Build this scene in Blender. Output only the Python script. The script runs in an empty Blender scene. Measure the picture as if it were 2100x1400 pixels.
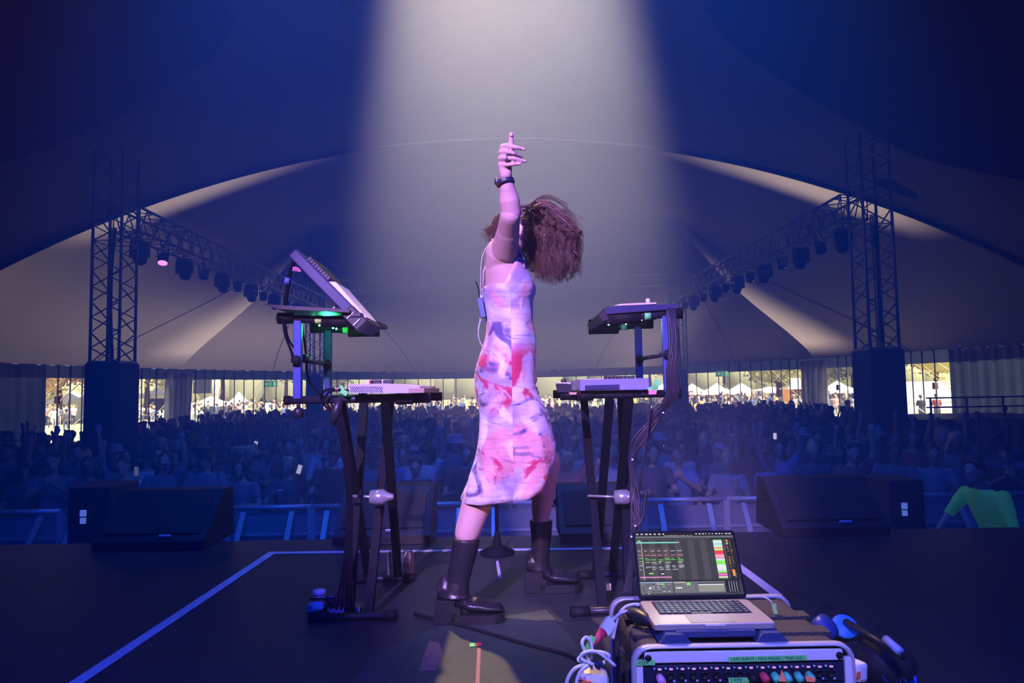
import bpy, bmesh, math, random
from math import sin, cos, pi, radians, sqrt, atan2, exp
from mathutils import Vector, Matrix, Euler, Quaternion
import numpy as np
random.seed(7)
sc = bpy.context.scene
C = sc.collection

# ------------------------------------------------------------------ camera
# metres; stage deck is z = 0, field is z = -1.6, the audience is towards +y
F = 1400.0
CAM = Vector((0, 0, 0.95))
PITCH, ROLL = radians(3.9), radians(1.0)
cd = bpy.data.cameras.new('camera'); cam = bpy.data.objects.new('camera', cd); C.objects.link(cam)
cd.sensor_width = 36.0; cd.lens = 24.0; cd.clip_end = 600; cd.clip_start = 0.05
M_CAM = Matrix.Translation(CAM) @ Matrix.Rotation(pi/2 + PITCH, 4, 'X') @ Matrix.Rotation(-ROLL, 4, 'Z')
cam.matrix_world = M_CAM
sc.camera = cam
R3 = M_CAM.to_3x3()
def ray(px, py): return R3 @ Vector(((px-1050)/F, (700-py)/F, -1.0))
def at(px, py, Y):
    d = ray(px, py); return CAM + d*(Y/d.y)
def onz(px, py, z=0.0):
    d = ray(px, py); return CAM + d*((z-CAM.z)/d.z)

# ------------------------------------------------------------------ world, sun, exposure
sc.view_settings.view_transform = 'Standard'; sc.view_settings.look = 'None'
sc.view_settings.exposure = 0.0; sc.view_settings.gamma = 1.0; sc.view_settings.use_curve_mapping = False
w = bpy.data.worlds.new('sky'); sc.world = w; w.use_nodes = True
bg = w.node_tree.nodes['Background']; bg.inputs[0].default_value = (0.72, 0.80, 0.95, 1); bg.inputs[1].default_value = 2.4
def lamp(name, kind, loc, energy, color, aim=None, size=0.1, angle=None, blend=0.3):
    l = bpy.data.lights.new(name, kind); l.energy = energy; l.color = color
    o = bpy.data.objects.new(name, l); C.objects.link(o); o.location = loc
    if kind == 'SPOT':
        l.spot_size = radians(angle); l.spot_blend = blend; l.shadow_soft_size = size
    elif kind == 'POINT': l.shadow_soft_size = size
    elif kind == 'SUN': l.angle = radians(size)
    if aim is not None:
        o.rotation_euler = (Vector(aim)-Vector(loc)).to_track_quat('-Z', 'Y').to_euler()
    return o
lamp('sun', 'SUN', (0, 0, 30), 44.0, (1.0, 0.86, 0.66), aim=(-12, 10, 0), size=0.6)
# white beam from the upstage truss out over the audience
lamp('white_beam_lamp', 'SPOT', (-0.05, 2.3, 5.5), 15500, (1.0, 0.88, 0.80), aim=(0.1, 12.3, 4.7), size=0.12, angle=36.5, blend=0.55)
# blue wash lamps over the front of the stage and over the stage itself
lamp('blue_wash_lamp', 'SPOT', (-1.8, 4.2, 6.3), 1500, (0.0, 0.12, 1.0), aim=(-1.5, 8.5, 0.0), size=0.15, angle=92, blend=0.9)
lamp('blue_wash_lamp', 'SPOT', (1.6, 4.2, 6.3), 1300, (0.0, 0.12, 1.0), aim=(1.2, 8.5, 0.0), size=0.15, angle=92, blend=0.9)
lamp('blue_stage_lamp', 'SPOT', (-1.6, -1.6, 4.2), 1150, (0.0, 0.03, 1.0), aim=(0, 4, 0.3), size=0.15, angle=110, blend=0.8)
lamp('blue_stage_lamp', 'SPOT', (2.4, -0.8, 3.6), 520, (0.0, 0.03, 1.0), aim=(0.6, 3, 0.3), size=0.15, angle=110, blend=0.8)
# lavender key on the performer and a warm top light behind her
lamp('violet_key_lamp', 'SPOT', (-1.9, -4.0, 4.5), 5400, (0.74, 0.42, 1.0), aim=(0.02, 2.9, 1.0), size=0.12, angle=16.5, blend=0.45)
lamp('violet_fill_lamp', 'SPOT', (0.25, 0.1, 1.75), 95, (0.80, 0.70, 1.0), aim=(0.55, 1.75, 0.22), size=0.08, angle=42, blend=0.6)
lamp('magenta_side_lamp', 'SPOT', (3.0, 0.6, 1.3), 110, (0.95, 0.35, 0.85), aim=(0.14, 3.05, 0.55), size=0.06, angle=20, blend=0.5)
lamp('warm_back_lamp', 'SPOT', (-0.9, 5.8, 6.2), 3000, (1.0, 0.60, 0.30), aim=(0.05, 2.6, 0.9), size=0.08, angle=15, blend=0.5)
# warm truss lamps washing the canvas
def warm(loc, aim, e, ang, blend=0.6): lamp('canvas_wash_lamp', 'SPOT', loc, e, (1.0, 0.62, 0.36), aim=aim, size=0.05, angle=ang, blend=blend)

# ------------------------------------------------------------------ materials
MATS = {}
def mat(name, col, rough=0.6, metal=0.0, emit=None, es=0.0, noise=None, bump=0.0, spec=0.5, translucent=None, nscale=20.0):
    if name in MATS: return MATS[name]
    m = bpy.data.materials.new(name); m.use_nodes = True; nt = m.node_tree
    b = nt.nodes['Principled BSDF']
    b.inputs['Base Color'].default_value = (*col, 1); b.inputs['Roughness'].default_value = rough
    b.inputs['Metallic'].default_value = metal; b.inputs['Specular IOR Level'].default_value = spec
    if emit: b.inputs['Emission Color'].default_value = (*emit, 1); b.inputs['Emission Strength'].default_value = es
    if noise or bump:
        tc = nt.nodes.new('ShaderNodeTexCoord'); n = nt.nodes.new('ShaderNodeTexNoise')
        n.inputs['Scale'].default_value = nscale; n.inputs['Detail'].default_value = 4
        nt.links.new(tc.outputs['Object'], n.inputs['Vector'])
        if noise:
            r = nt.nodes.new('ShaderNodeValToRGB'); r.color_ramp.elements[0].position = .35; r.color_ramp.elements[1].position = .65
            r.color_ramp.elements[0].color = (*col, 1); r.color_ramp.elements[1].color = (*noise, 1)
            nt.links.new(n.outputs['Fac'], r.inputs[0]); nt.links.new(r.outputs[0], b.inputs['Base Color'])
        if bump:
            bp = nt.nodes.new('ShaderNodeBump'); bp.inputs['Strength'].default_value = bump; bp.inputs['Distance'].default_value = .01
            nt.links.new(n.outputs['Fac'], bp.inputs['Height']); nt.links.new(bp.outputs[0], b.inputs['Normal'])
    if translucent:
        tr = nt.nodes.new('ShaderNodeBsdfTranslucent'); tr.inputs[0].default_value = (*translucent, 1)
        ad = nt.nodes.new('ShaderNodeAddShader'); out = nt.nodes['Material Output']
        nt.links.new(b.outputs[0], ad.inputs[0]); nt.links.new(tr.outputs[0], ad.inputs[1]); nt.links.new(ad.outputs[0], out.inputs[0])
    MATS[name] = m; return m
black = mat('black_plastic', (.012, .012, .014), .55, spec=.25)
blackm = mat('black_powder_coat', (.02, .02, .024), .35)
steel = mat('grey_steel', (.35, .36, .38), .35, .9)
alu = mat('aluminium', (.62, .62, .64), .38, .6)
green_tape = mat('green_tape', (.18, .85, .22), .6, emit=(.1, .8, .2), es=.0)
yellow_tape = mat('yellow_green_tape', (.6, .95, .25), .6)
white_p = mat('white_plastic', (.78, .76, .78), .4)
pink_tape = mat('pink_tape', (.95, .25, .45), .6)

# ------------------------------------------------------------------ mesh builder
class MB:
    def __init__(s): s.v = []; s.f = []; s.m = []; s.mi = 0; s.sm = []
    def mat(s, i): s.mi = i; return s
    def add(s, vs, fs, smooth=True):
        o = len(s.v); s.v += [tuple(v) for v in vs]
        for f in fs: s.f.append(tuple(i+o for i in f)); s.m.append(s.mi); s.sm.append(smooth)
        return s
    def box(s, c, d, rot=None, bev=0.0):
        c = Vector(c); hx, hy, hz = d[0]/2, d[1]/2, d[2]/2
        R = rot.to_matrix() if isinstance(rot, Euler) else (rot if rot is not None else Matrix.Identity(3))
        b = min(bev, hx*.9, hy*.9, hz*.9)
        if b <= 0:
            vs = [c + R @ Vector((x*hx, y*hy, z*hz)) for z in (-1, 1) for y in (-1, 1) for x in (-1, 1)]
            return s.add(vs, [(0, 2, 3, 1), (4, 5, 7, 6), (0, 1, 5, 4), (2, 6, 7, 3), (0, 4, 6, 2), (1, 3, 7, 5)], False)
        bm = bmesh.new(); bmesh.ops.create_cube(bm, size=1)
        for v in bm.verts: v.co = Vector((v.co.x*d[0], v.co.y*d[1], v.co.z*d[2]))
        bmesh.ops.bevel(bm, geom=bm.edges[:], offset=b, segments=2, affect='EDGES', profile=.5)
        bm.verts.index_update()
        vs = [c + R @ v.co for v in bm.verts]; fs = [tuple(v.index for v in f.verts) for f in bm.faces]; bm.free()
        return s.add(vs, fs, False)
    def loft(s, rings, cap=True, closed=True, smooth=True):
        n = len(rings[0]); vs = [p for r in rings for p in r]; fs = []
        for i in range(len(rings)-1):
            for j in range(n if closed else n-1):
                k = (j+1) % n; fs.append((i*n+j, i*n+k, (i+1)*n+k, (i+1)*n+j))
        if cap: fs.append(tuple(range(n-1, -1, -1))); fs.append(tuple((len(rings)-1)*n+j for j in range(n)))
        return s.add(vs, fs, smooth)
    def tube(s, pts, r, seg=8, cap=True):
        pts = [Vector(p) for p in pts]; rings = []; up = None
        rr = r if isinstance(r, (list, tuple)) else [r]*len(pts)
        for i, p in enumerate(pts):
            t = (pts[min(i+1, len(pts)-1)]-pts[max(i-1, 0)])
            t = t.normalized() if t.length > 1e-9 else Vector((0, 0, 1))
            if up is None: up = t.orthogonal().normalized()
            up = (up - t*up.dot(t)); up = up.normalized() if up.length > 1e-6 else t.orthogonal().normalized()
            sd = t.cross(up)
            rings.append([p + (up*cos(2*pi*j/seg)+sd*sin(2*pi*j/seg))*rr[i] for j in range(seg)])
        return s.loft(rings, cap)
    def bar(s, p0, p1, w, h, up=(0, 0, 1)):
        p0, p1 = Vector(p0), Vector(p1); t = (p1-p0).normalized(); u = Vector(up)
        if abs(t.dot(u)) > .95: u = Vector((0, 1, 0))
        sd = t.cross(u).normalized(); u = sd.cross(t)
        rings = [[p+sd*a*w/2+u*b*h/2 for a, b in ((-1, -1), (1, -1), (1, 1), (-1, 1))] for p in (p0, p1)]
        return s.loft(rings, True, True, False)
    def lathe(s, c, prof, seg=20, axis=None, cap=True):
        c = Vector(c); q = Vector((0, 0, 1)).rotation_difference(Vector(axis)) if axis is not None else Quaternion()
        return s.loft([[c + q @ Vector((r*cos(2*pi*j/seg), r*sin(2*pi*j/seg), z)) for j in range(seg)] for r, z in prof], cap)
    def cap(s, p0, r0, p1, r1, seg=12, fl=1.0):
        p0, p1 = Vector(p0), Vector(p1); t = p1-p0; L = t.length or 1e-6; t = t/L
        q = Vector((0, 0, 1)).rotation_difference(t); rings = []
        for a in (-80, -50, -25): rings.append((r0*cos(radians(a)), r0*sin(radians(a))))
        for k in (0, .33, .66, 1): rings.append((r0+(r1-r0)*k, L*k))
        for a in (25, 50, 80): rings.append((r1*cos(radians(a)), L + r1*sin(radians(a))))
        return s.loft([[p0 + q @ Vector((r*cos(2*pi*j/seg), r*sin(2*pi*j/seg)*fl, z)) for j in range(seg)] for r, z in rings])
    def ball(s, c, r, seg=14, R=None):
        c = Vector(c); r = (r, r, r) if not isinstance(r, (tuple, list)) else r; rings = []
        for i in range(seg//2+1):
            a = -pi/2+.04 + (pi-.08)*i/(seg//2)
            ring = [Vector((r[0]*cos(a)*cos(2*pi*j/seg), r[1]*cos(a)*sin(2*pi*j/seg), r[2]*sin(a))) for j in range(seg)]
            rings.append([c + (R @ v if R else v) for v in ring])
        return s.loft(rings)
    def quad(s, a, b, c, d): return s.add([a, b, c, d], [(0, 1, 2, 3)], False)
    def mesh(s, name, mats=None):
        me = bpy.data.meshes.new(name)
        nv = len(s.v); me.vertices.add(nv); me.vertices.foreach_set('co', np.array(s.v, dtype=np.float32).ravel())
        lens = np.array([len(f) for f in s.f], dtype=np.int32); me.loops.add(int(lens.sum()))
        me.loops.foreach_set('vertex_index', np.array([i for f in s.f for i in f], dtype=np.int32))
        me.polygons.add(len(s.f)); me.polygons.foreach_set('loop_start', np.concatenate([[0], np.cumsum(lens)[:-1]]).astype(np.int32))
        me.polygons.foreach_set('loop_total', lens); me.polygons.foreach_set('material_index', np.array(s.m, dtype=np.int32))
        me.polygons.foreach_set('use_smooth', np.array(s.sm, dtype=bool))
        for m in (mats or []): me.materials.append(m)
        me.update(calc_edges=True); me.validate(); return me
    def build(s, name, mats, parent=None, label=None, cat=None, group=None, kind=None, origin=None):
        if not isinstance(mats, (list, tuple)): mats = [mats]
        if origin is not None and parent is None:
            o_ = Vector(origin); s.v = [tuple(Vector(v)-o_) for v in s.v]
        elif parent is not None:
            o_ = WLOC.get(parent.name, Vector((0, 0, 0))); s.v = [tuple(Vector(v)-o_) for v in s.v]
        o = bpy.data.objects.new(name, s.mesh(name, mats)); C.objects.link(o)
        if origin is not None and parent is None: o.location = origin; WLOC[o.name] = Vector(origin)
        elif parent is not None: WLOC[o.name] = WLOC.get(parent.name, Vector((0, 0, 0)))
        o.parent = parent; tag(o, label, cat, group, kind); return o
WLOC = {}   # world location of the frame in which an object's children are built
def tag(o, label=None, cat=None, group=None, kind=None):
    if label: o['label'] = label
    if cat: o['category'] = cat
    if group: o['group'] = group
    if kind: o['kind'] = kind
    return o
def thing(name, label, cat, loc, group=None):
    o = bpy.data.objects.new(name, None); C.objects.link(o); o.location = loc; WLOC[o.name] = Vector(loc)
    o.empty_display_size = .1
    return tag(o, label, cat, group)
def copy_tree(o, parent=None):
    c = o.copy(); C.objects.link(c); c.parent = parent
    for ch in o.children: copy_tree(ch, c)
    return c
def remesh(mb, name, voxel, smooth=4, mats=None, classify=None):
    o = bpy.data.objects.new('tmp', mb.mesh('tmp')); C.objects.link(o)
    m = o.modifiers.new('r', 'REMESH'); m.mode = 'VOXEL'; m.voxel_size = voxel; m.use_smooth_shade = True
    if smooth: s = o.modifiers.new('s', 'SMOOTH'); s.factor = .5; s.iterations = smooth
    dg = bpy.context.evaluated_depsgraph_get(); dg.update()
    me = bpy.data.meshes.new_from_object(o.evaluated_get(dg)); me.name = name
    bpy.data.objects.remove(o); me.materials.clear()
    for k in (mats or []): me.materials.append(k)
    if classify:
        co = np.empty(len(me.vertices)*3, dtype=np.float32); me.vertices.foreach_get('co', co); co = co.reshape(-1, 3)
        ls = np.empty(len(me.polygons), dtype=np.int32); me.polygons.foreach_get('loop_start', ls)
        vi = np.empty(len(me.loops), dtype=np.int32); me.loops.foreach_get('vertex_index', vi)
        ce = co[vi[ls]]
        me.polygons.foreach_set('material_index', np.array([classify(*map(float, c)) for c in ce], dtype=np.int32))
    me.polygons.foreach_set('use_smooth', np.ones(len(me.polygons), dtype=bool)); me.update()
    return me
def link(name, me, parent=None, loc=None, **kw):
    o = bpy.data.objects.new(name, me); C.objects.link(o); o.parent = parent
    if loc is not None: o.location = loc; WLOC[o.name] = Vector(loc)
    elif parent is not None: WLOC[o.name] = WLOC.get(parent.name, Vector((0, 0, 0)))
    return tag(o, **kw)
def text(name, body, size, m, parent, loc, R, ext=.0004, align='LEFT'):
    c = bpy.data.curves.new(name, 'FONT'); c.body = body; c.size = size; c.extrude = ext; c.align_x = align; c.align_y = 'CENTER'
    c.materials.append(m); t_ = bpy.data.objects.new('tmp_text', c); C.objects.link(t_); dg = bpy.context.evaluated_depsgraph_get(); dg.update()
    me = bpy.data.meshes.new_from_object(t_.evaluated_get(dg)); bpy.data.objects.remove(t_); me.name = name
    o = bpy.data.objects.new(name, me); C.objects.link(o)
    base = WLOC.get(parent.name, Vector((0, 0, 0))) if parent else Vector((0, 0, 0))
    o.parent = parent; o.matrix_local = Matrix.Translation(Vector(loc)-base) @ R.to_4x4(); return o
def catmull(P, n=8):
    P = [Vector(p) for p in P]; out = []
    Q = [P[0]*2-P[1]] + P + [P[-1]*2-P[-2]]
    for i in range(1, len(Q)-2):
        for k in range(n):
            t = k/n; a, b, c, d = Q[i-1], Q[i], Q[i+1], Q[i+2]
            out.append(.5*((2*b)+(c-a)*t+(2*a-5*b+4*c-d)*t*t+(-a+3*b-3*c+d)*t**3))
    out.append(P[-1]); return out
# ------------------------------------------------------------------ stage, field, tent
GZ = -1.6
stage_m = mat('stage_vinyl', (.020, .022, .030), .42, noise=(.030, .032, .042), bump=.15, nscale=6)
# bare and scuffed patches of the deck
stage_edge = 4.47
mb = MB().box((0, (stage_edge-6)/2, -.05), (16, stage_edge+6, .1))
mb.build('floor', stage_m, kind='structure', label='black vinyl stage deck', )
mb = MB().box((0, stage_edge+.015, -.035), (9.6, .03, .04)).build('trim_1', mat('edge_strip', (.30, .32, .36), .4, .5), kind='structure')
MB().box((0, stage_edge-.1, -.85), (15.9, .06, 1.5)).build('wall_stage_front', black, kind='structure')
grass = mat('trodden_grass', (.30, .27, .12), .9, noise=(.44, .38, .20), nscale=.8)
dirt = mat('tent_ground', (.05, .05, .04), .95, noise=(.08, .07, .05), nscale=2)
CX, CY, AX, AY, AYF = -.4, 18.0, 14.6, 21.0, 25.0
def perim(a, s=1.0):            # a: angle from +y towards +x
    x, y = sin(a), cos(a); ay = AY if y > 0 else AYF
    return Vector((CX + AX*s*x, CY + ay*s*y, 0))
mb = MB(); n = 64
mb.add([(perim(2*pi*i/n, 1.0).x, perim(2*pi*i/n, 1.0).y, GZ+.01) for i in range(n)], [tuple(range(n-1, -1, -1))], False)
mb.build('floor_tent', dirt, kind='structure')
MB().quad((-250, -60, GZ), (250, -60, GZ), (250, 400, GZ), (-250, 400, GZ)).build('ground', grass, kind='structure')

ZE = 1.95
MAST = [(-7.05, 24.4), (5.95, 24.4)]
def roof_z(x, y):
    dx, dy = (x-CX)/AX, (y-CY)/(AY if y > CY else 60.0); s = min(1.0, sqrt(dx*dx+dy*dy))
    z = ZE + 5.6*(1-s)**.80*(1+.15*s)
    for mx, my in MAST: z += 2.2*(1-s)*exp(-sqrt((x-mx)**2+(y-my)**2+.3)/2.6)*2
    return z
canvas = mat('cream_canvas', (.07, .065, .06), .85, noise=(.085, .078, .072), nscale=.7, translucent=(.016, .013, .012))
mb = MB(); NA, NR = 160, 40; rings = []
for i in range(NR+1):
    s = max(.002, i/NR); ring = []
    for j in range(NA):
        p = perim(2*pi*j/NA, s); sag = .10*sin(j*pi/2)**2 if i == NR else 0
        ring.append((p.x, p.y, roof_z(p.x, p.y)))
    rings.append(ring)
mb.loft(rings, cap=False)
# blackout cloth over the stage; elsewhere sunlit glow and wedges painted into the translucency
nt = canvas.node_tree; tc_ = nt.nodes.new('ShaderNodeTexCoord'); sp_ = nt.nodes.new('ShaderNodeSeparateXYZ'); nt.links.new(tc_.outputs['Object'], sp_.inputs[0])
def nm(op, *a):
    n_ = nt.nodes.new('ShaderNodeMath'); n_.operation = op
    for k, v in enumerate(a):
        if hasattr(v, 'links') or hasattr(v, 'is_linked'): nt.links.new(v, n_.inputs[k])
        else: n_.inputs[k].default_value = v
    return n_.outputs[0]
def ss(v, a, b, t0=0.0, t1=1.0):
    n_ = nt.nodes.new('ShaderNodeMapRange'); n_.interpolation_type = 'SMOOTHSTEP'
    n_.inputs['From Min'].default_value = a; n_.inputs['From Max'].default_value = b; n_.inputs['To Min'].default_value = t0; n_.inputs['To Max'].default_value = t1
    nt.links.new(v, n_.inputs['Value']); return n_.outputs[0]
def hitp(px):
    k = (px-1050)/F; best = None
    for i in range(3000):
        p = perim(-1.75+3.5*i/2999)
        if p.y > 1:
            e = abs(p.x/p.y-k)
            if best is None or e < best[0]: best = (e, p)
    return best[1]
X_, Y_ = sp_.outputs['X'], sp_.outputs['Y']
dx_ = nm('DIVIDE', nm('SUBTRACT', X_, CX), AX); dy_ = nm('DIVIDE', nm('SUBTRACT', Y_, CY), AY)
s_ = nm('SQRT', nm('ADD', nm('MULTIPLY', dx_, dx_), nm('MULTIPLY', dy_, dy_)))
glow_skirt = nm('MULTIPLY', nm('MULTIPLY', ss(s_, .64, .88), ss(Y_, 17, 29, .16, 1.0)), ss(X_, 6.0, 9.0, 1.0, .03))  # lower canvas glow graded by position to imitate sunlight
glow_skirt = nm('MULTIPLY', glow_skirt, ss(nm('ABSOLUTE', nm('ADD', X_, .5)), 3.5, 9.5, .30, 1.0))
T_ = nm('ADD', nm('MULTIPLY', glow_skirt, .066), .0001)
def glow_wedge(mast, pa, pb, amt):           # soft-edged wedge of painted sunlight between two lines from the mast, pa is the sharp seam
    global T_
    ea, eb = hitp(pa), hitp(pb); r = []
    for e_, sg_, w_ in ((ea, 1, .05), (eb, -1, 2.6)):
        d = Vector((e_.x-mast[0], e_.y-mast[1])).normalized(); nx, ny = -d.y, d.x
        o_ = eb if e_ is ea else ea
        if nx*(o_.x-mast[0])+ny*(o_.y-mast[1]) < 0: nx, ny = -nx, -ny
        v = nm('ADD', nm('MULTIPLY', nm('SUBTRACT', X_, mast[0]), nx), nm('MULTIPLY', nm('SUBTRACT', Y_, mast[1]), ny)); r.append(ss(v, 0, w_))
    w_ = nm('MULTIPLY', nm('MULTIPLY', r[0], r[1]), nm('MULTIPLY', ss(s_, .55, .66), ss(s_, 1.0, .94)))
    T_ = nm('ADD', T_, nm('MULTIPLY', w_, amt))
glow_wedge(MAST[0], 372, 235, .105); glow_wedge(MAST[1], 1668, 1800, .105)
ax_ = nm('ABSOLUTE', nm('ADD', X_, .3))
T_ = nm('ADD', T_, nm('MULTIPLY', nm('MULTIPLY', ss(Y_, 16.6, 15.6), ss(ax_, 3.0, 7.5)), nm('MULTIPLY', ss(ax_, 10.5, 8.5), .05)))  # warm sunlit band below the arch, painted into the cloth
T_ = nm('ADD', T_, nm('MULTIPLY', nm('MULTIPLY', ss(X_, -8.0, -9.8), ss(Y_, 24, 18)), .008))  # paler sunlit area painted into the near side canvas
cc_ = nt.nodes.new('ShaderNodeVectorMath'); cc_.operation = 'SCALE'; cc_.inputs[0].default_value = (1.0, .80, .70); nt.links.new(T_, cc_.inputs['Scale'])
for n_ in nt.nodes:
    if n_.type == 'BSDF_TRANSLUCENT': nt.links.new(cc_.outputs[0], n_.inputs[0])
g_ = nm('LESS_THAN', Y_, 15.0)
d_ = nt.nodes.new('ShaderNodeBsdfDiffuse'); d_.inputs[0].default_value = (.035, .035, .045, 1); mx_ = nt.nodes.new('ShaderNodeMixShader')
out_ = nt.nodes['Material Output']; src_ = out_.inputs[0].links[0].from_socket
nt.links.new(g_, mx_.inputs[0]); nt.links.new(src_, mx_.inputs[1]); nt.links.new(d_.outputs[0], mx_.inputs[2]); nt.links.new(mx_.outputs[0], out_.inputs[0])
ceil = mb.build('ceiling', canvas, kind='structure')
# seams of the canvas, radiating from the two far masts
seam = MB()
for (mx, my), sg in ((MAST[0], -1), (MAST[1], 1)):
    for a in (-75, -48, -20) if sg < 0 else (75, 48, 20):
        e = perim(radians(a)); pts = []
        for k in range(25):
            t = k/24; x, y = mx+(e.x-mx)*t, my+(e.y-my)*t
            if y > 14.5: pts.append((x, y, roof_z(x, y)-.03))
        if len(pts) > 2: seam.tube(pts, .014, 5)
seam.build('seam', mat('seam_tape', (.03, .03, .035), .8), ceil)
# dark canopy over the stage: arched front edge
dark = mat('blackout_canvas', (.035, .035, .045), .8, noise=(.05, .05, .06), nscale=.5)
def arch(x): return 6.45 - .0225*(x+.3)**2
rings = []
for i in range(30):
    y = 15.0 - i*.75
    rings.append([(x, y, arch(x)+.035*(15-y)+.12*(.5+.5*sin(y*1.4))) for x in [-.3 + (-15+30*k/48) for k in range(49)]])
# a rolled front edge and a second skin give the canopy thickness
e0 = rings[0]
mb = MB().loft(rings, cap=False, closed=False)
mb.loft([[(x, y+.02, z+.10) for x, y, z in r] for r in rings], cap=False, closed=False)
mb.tube([(x, 15.02, z+.02) for x, y, z in e0], .07, 8)
mb.build('ceiling_canopy', dark, kind='structure')
MB().box((0, -6.2, 3.5), (34, .1, 11)).build('wall_blocker_back', dark, kind='structure')  # unseen, added to shut out sky light behind the camera
for sx_, nm_ in ((-1, 'wall_blocker_near'), (1, 'wall_blocker_far')):
    MB().box((CX+15.3*sx_, 6, (GZ+3.4)/2), (.1, 24.4, 3.4-GZ)).box((CX+15.3*sx_, -2.2, 6), (.1, 8, 6)).build(nm_, dark, kind='structure')  # out of view, added to stop sky light leaking in at the sides
MB().box((0, -2, 9.05), (32, 8.4, .1)).build('ceiling_blocker', dark, kind='structure')  # unseen slab added against sky light from above
# blackout end wall behind the cream roof edge, over the canopy edge
def hit(px):                     # angle on the perimeter seen at image column px
    k = (px-1050)/F; best = None
    for i in range(2000):
        a = -pi/2*1.05 + pi*1.05*i/2000*2*.5*2/2
        a = -1.75 + 3.5*i/1999; p = perim(a)
        if p.y <= 1: continue
        e = abs(p.x/p.y-k)
        if best is None or e < best[0]: best = (e, a)
    return best[1]
# valance under the eave, following the perimeter
wallm = mat('dark_tent_wall', (.07, .08, .10), .55, noise=(.11, .12, .15), bump=.8, nscale=1.5, translucent=(.009, .013, .016))
def strip(a0, a1, z0, z1, fold=.02, n=None, fr=40.0, out=0.0):
    n = n or max(8, int(abs(a1-a0)*120)); top, bot = [], []
    rs = [[] for _ in range(7)]
    for i in range(n+1):
        a = a0+(a1-a0)*i/n
        for k in range(7):
            t = k/6; f = fold*(sin(a*fr*7)+.6*sin(a*fr*17+2*t)+.4*sin(a*fr*3.1))*(.3+.7*t)
            p = perim(a, 1.0+(f+out)/15); rs[k].append((p.x, p.y, z1+(z0-z1)*t))
    return rs
v = MB().loft(strip(-1.8, 1.8, ZE-.42, ZE+.05, .03, 260), cap=False, closed=False); v.build('trim_2', wallm, kind='structure')
WALLS = [('wall_left', -1.9, hit(92)), ('wall_right', hit(1946), 1.9)]
for nm, a0, a1 in WALLS:
    MB().loft(strip(a0, a1, GZ, ZE, .06, 160), cap=False, closed=False).build(nm, wallm, kind='structure')
curt = mat('grey_tent_curtain', (.15, .16, .20), .38, noise=(.22, .23, .27), bump=.6, nscale=3, translucent=(.12, .11, .11))
for (p0, p1, lb) in ((334, 388, 'grey side curtain gathered in folds near the tall truss tower'),
                     (1642, 1702, 'shiny grey side curtain gathered in vertical folds beyond the orange stall')):
    a0, a1 = hit(p0), hit(p1); n = 90; rs = []
    for k in range(14):
        t = k/13; r = []
        for i in range(n+1):
            u = i/n; pinch = 1-.12*sin(pi*t)*(1 if u > .5 else -1)*0
            a = a0+(a1-a0)*(.5+(u-.5)*(1-.10*sin(pi*t)))
            f = .17*sin(u*31+1.5*sin(t*3))+.09*sin(u*67+4*t)+.05*sin(u*13-5*t)
            p = perim(a, 1.0+f/16-.012); r.append((p.x, p.y, ZE-.1+(GZ-ZE+.12)*t))
        rs.append(r)
    m_ = MB().loft(rs, cap=False, closed=False)
    m_.tube([rs[6][0], rs[6][0]], .02)
    m_.build('tent_curtain', curt, label=lb, cat='curtain')

# side poles standing round the open sides
pole_m = mat('side_pole_steel', (.10, .10, .10), .5, .3)
first = None
cols = [118, 144, 169, 274, 290, 305, 320, 401, 420, 439, 458, 480, 500, 520, 542, 565, 588, 612, 690, 712, 735, 758, 782, 806, 830, 856, 882, 908, 934, 1180, 1206, 1232, 1258, 1282,
        1304, 1330, 1426, 1450, 1472, 1494, 1516, 1538, 1560, 1580, 1600, 1618, 1634, 1718, 1734, 1750, 1845, 1868, 1890, 1915]
for px in cols:
    p = perim(hit(px)); p.z = GZ
    if first is None:
        m_ = MB().lathe((0, 0, 0), [(.06, 0), (.06, .02), (.024, .03), (.024, 3.45), (.035, 3.46), (.035, 3.56)], 8)
        first = m_.build('side_pole', pole_m, cat='pole', group='side poles round the open tent sides',
                         label='thin steel side pole holding up the tent edge in an open side')
        first.location = p
    else:
        c = first.copy(); C.objects.link(c); c.location = p
# slanted guy straps outside the left and right openings
strap_m = mat('yellow_strap', (.75, .55, .18), .7); rope_m = mat('pale_guy_rope', (.75, .72, .66), .8)
for i, (px, dz, L, w_) in enumerate(((135, .1, 4.0, .07), (165, -.1, 4.6, .07), (205, 0, 4.2, .06), (300, 0, 5, .03), (325, .1, 5, .03), (430, 0, 5, .022), (505, 0, 4.6, .022), (560, 0, 4, .022), (1350, 0, 4, .02),
                               (1440, 0, 4, .02), (1560, 0, 4, .02), (1735, 0, 5, .045), (1830, .1, 5.4, .05), (1855, -.1, 5.0, .05), (1880, 0, 5.6, .03), (1905, .1, 5.2, .05), (1925, 0, 4, .025))):
    a = hit(px); p = perim(a, 1.01); p.z = ZE+dz; d = Vector((sin(a), .35*cos(a), 0)).normalized()
    q = p + d*L; q.z = GZ
    side = 'crossing the daylight by the dark side wall' if px < 220 else ''
    m_ = strap_m if w_ >= .05 else rope_m
    mb = MB().bar(p, q, w_, .012)
    tail = MB().tube([q+Vector((0, 0, -.0)), q+Vector((0, 0, .22))-d*.05], .02, 6)
    t = thing('guy_strap' if w_ >= .05 else 'guy_rope',
              ('yellow' if w_ >= .05 else 'pale thin') + (' strap' if w_ >= .05 else ' guy rope') + ' slanting down from the tent edge to a stake', 'strap' if w_ >= .05 else 'rope', q,
              'yellow straps outside the tent openings' if w_ >= .05 else 'guy ropes outside the tent openings')
    mb.build('webbing' if w_ >= .05 else 'line', m_, t); tail.build('stake', steel, t)

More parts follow.
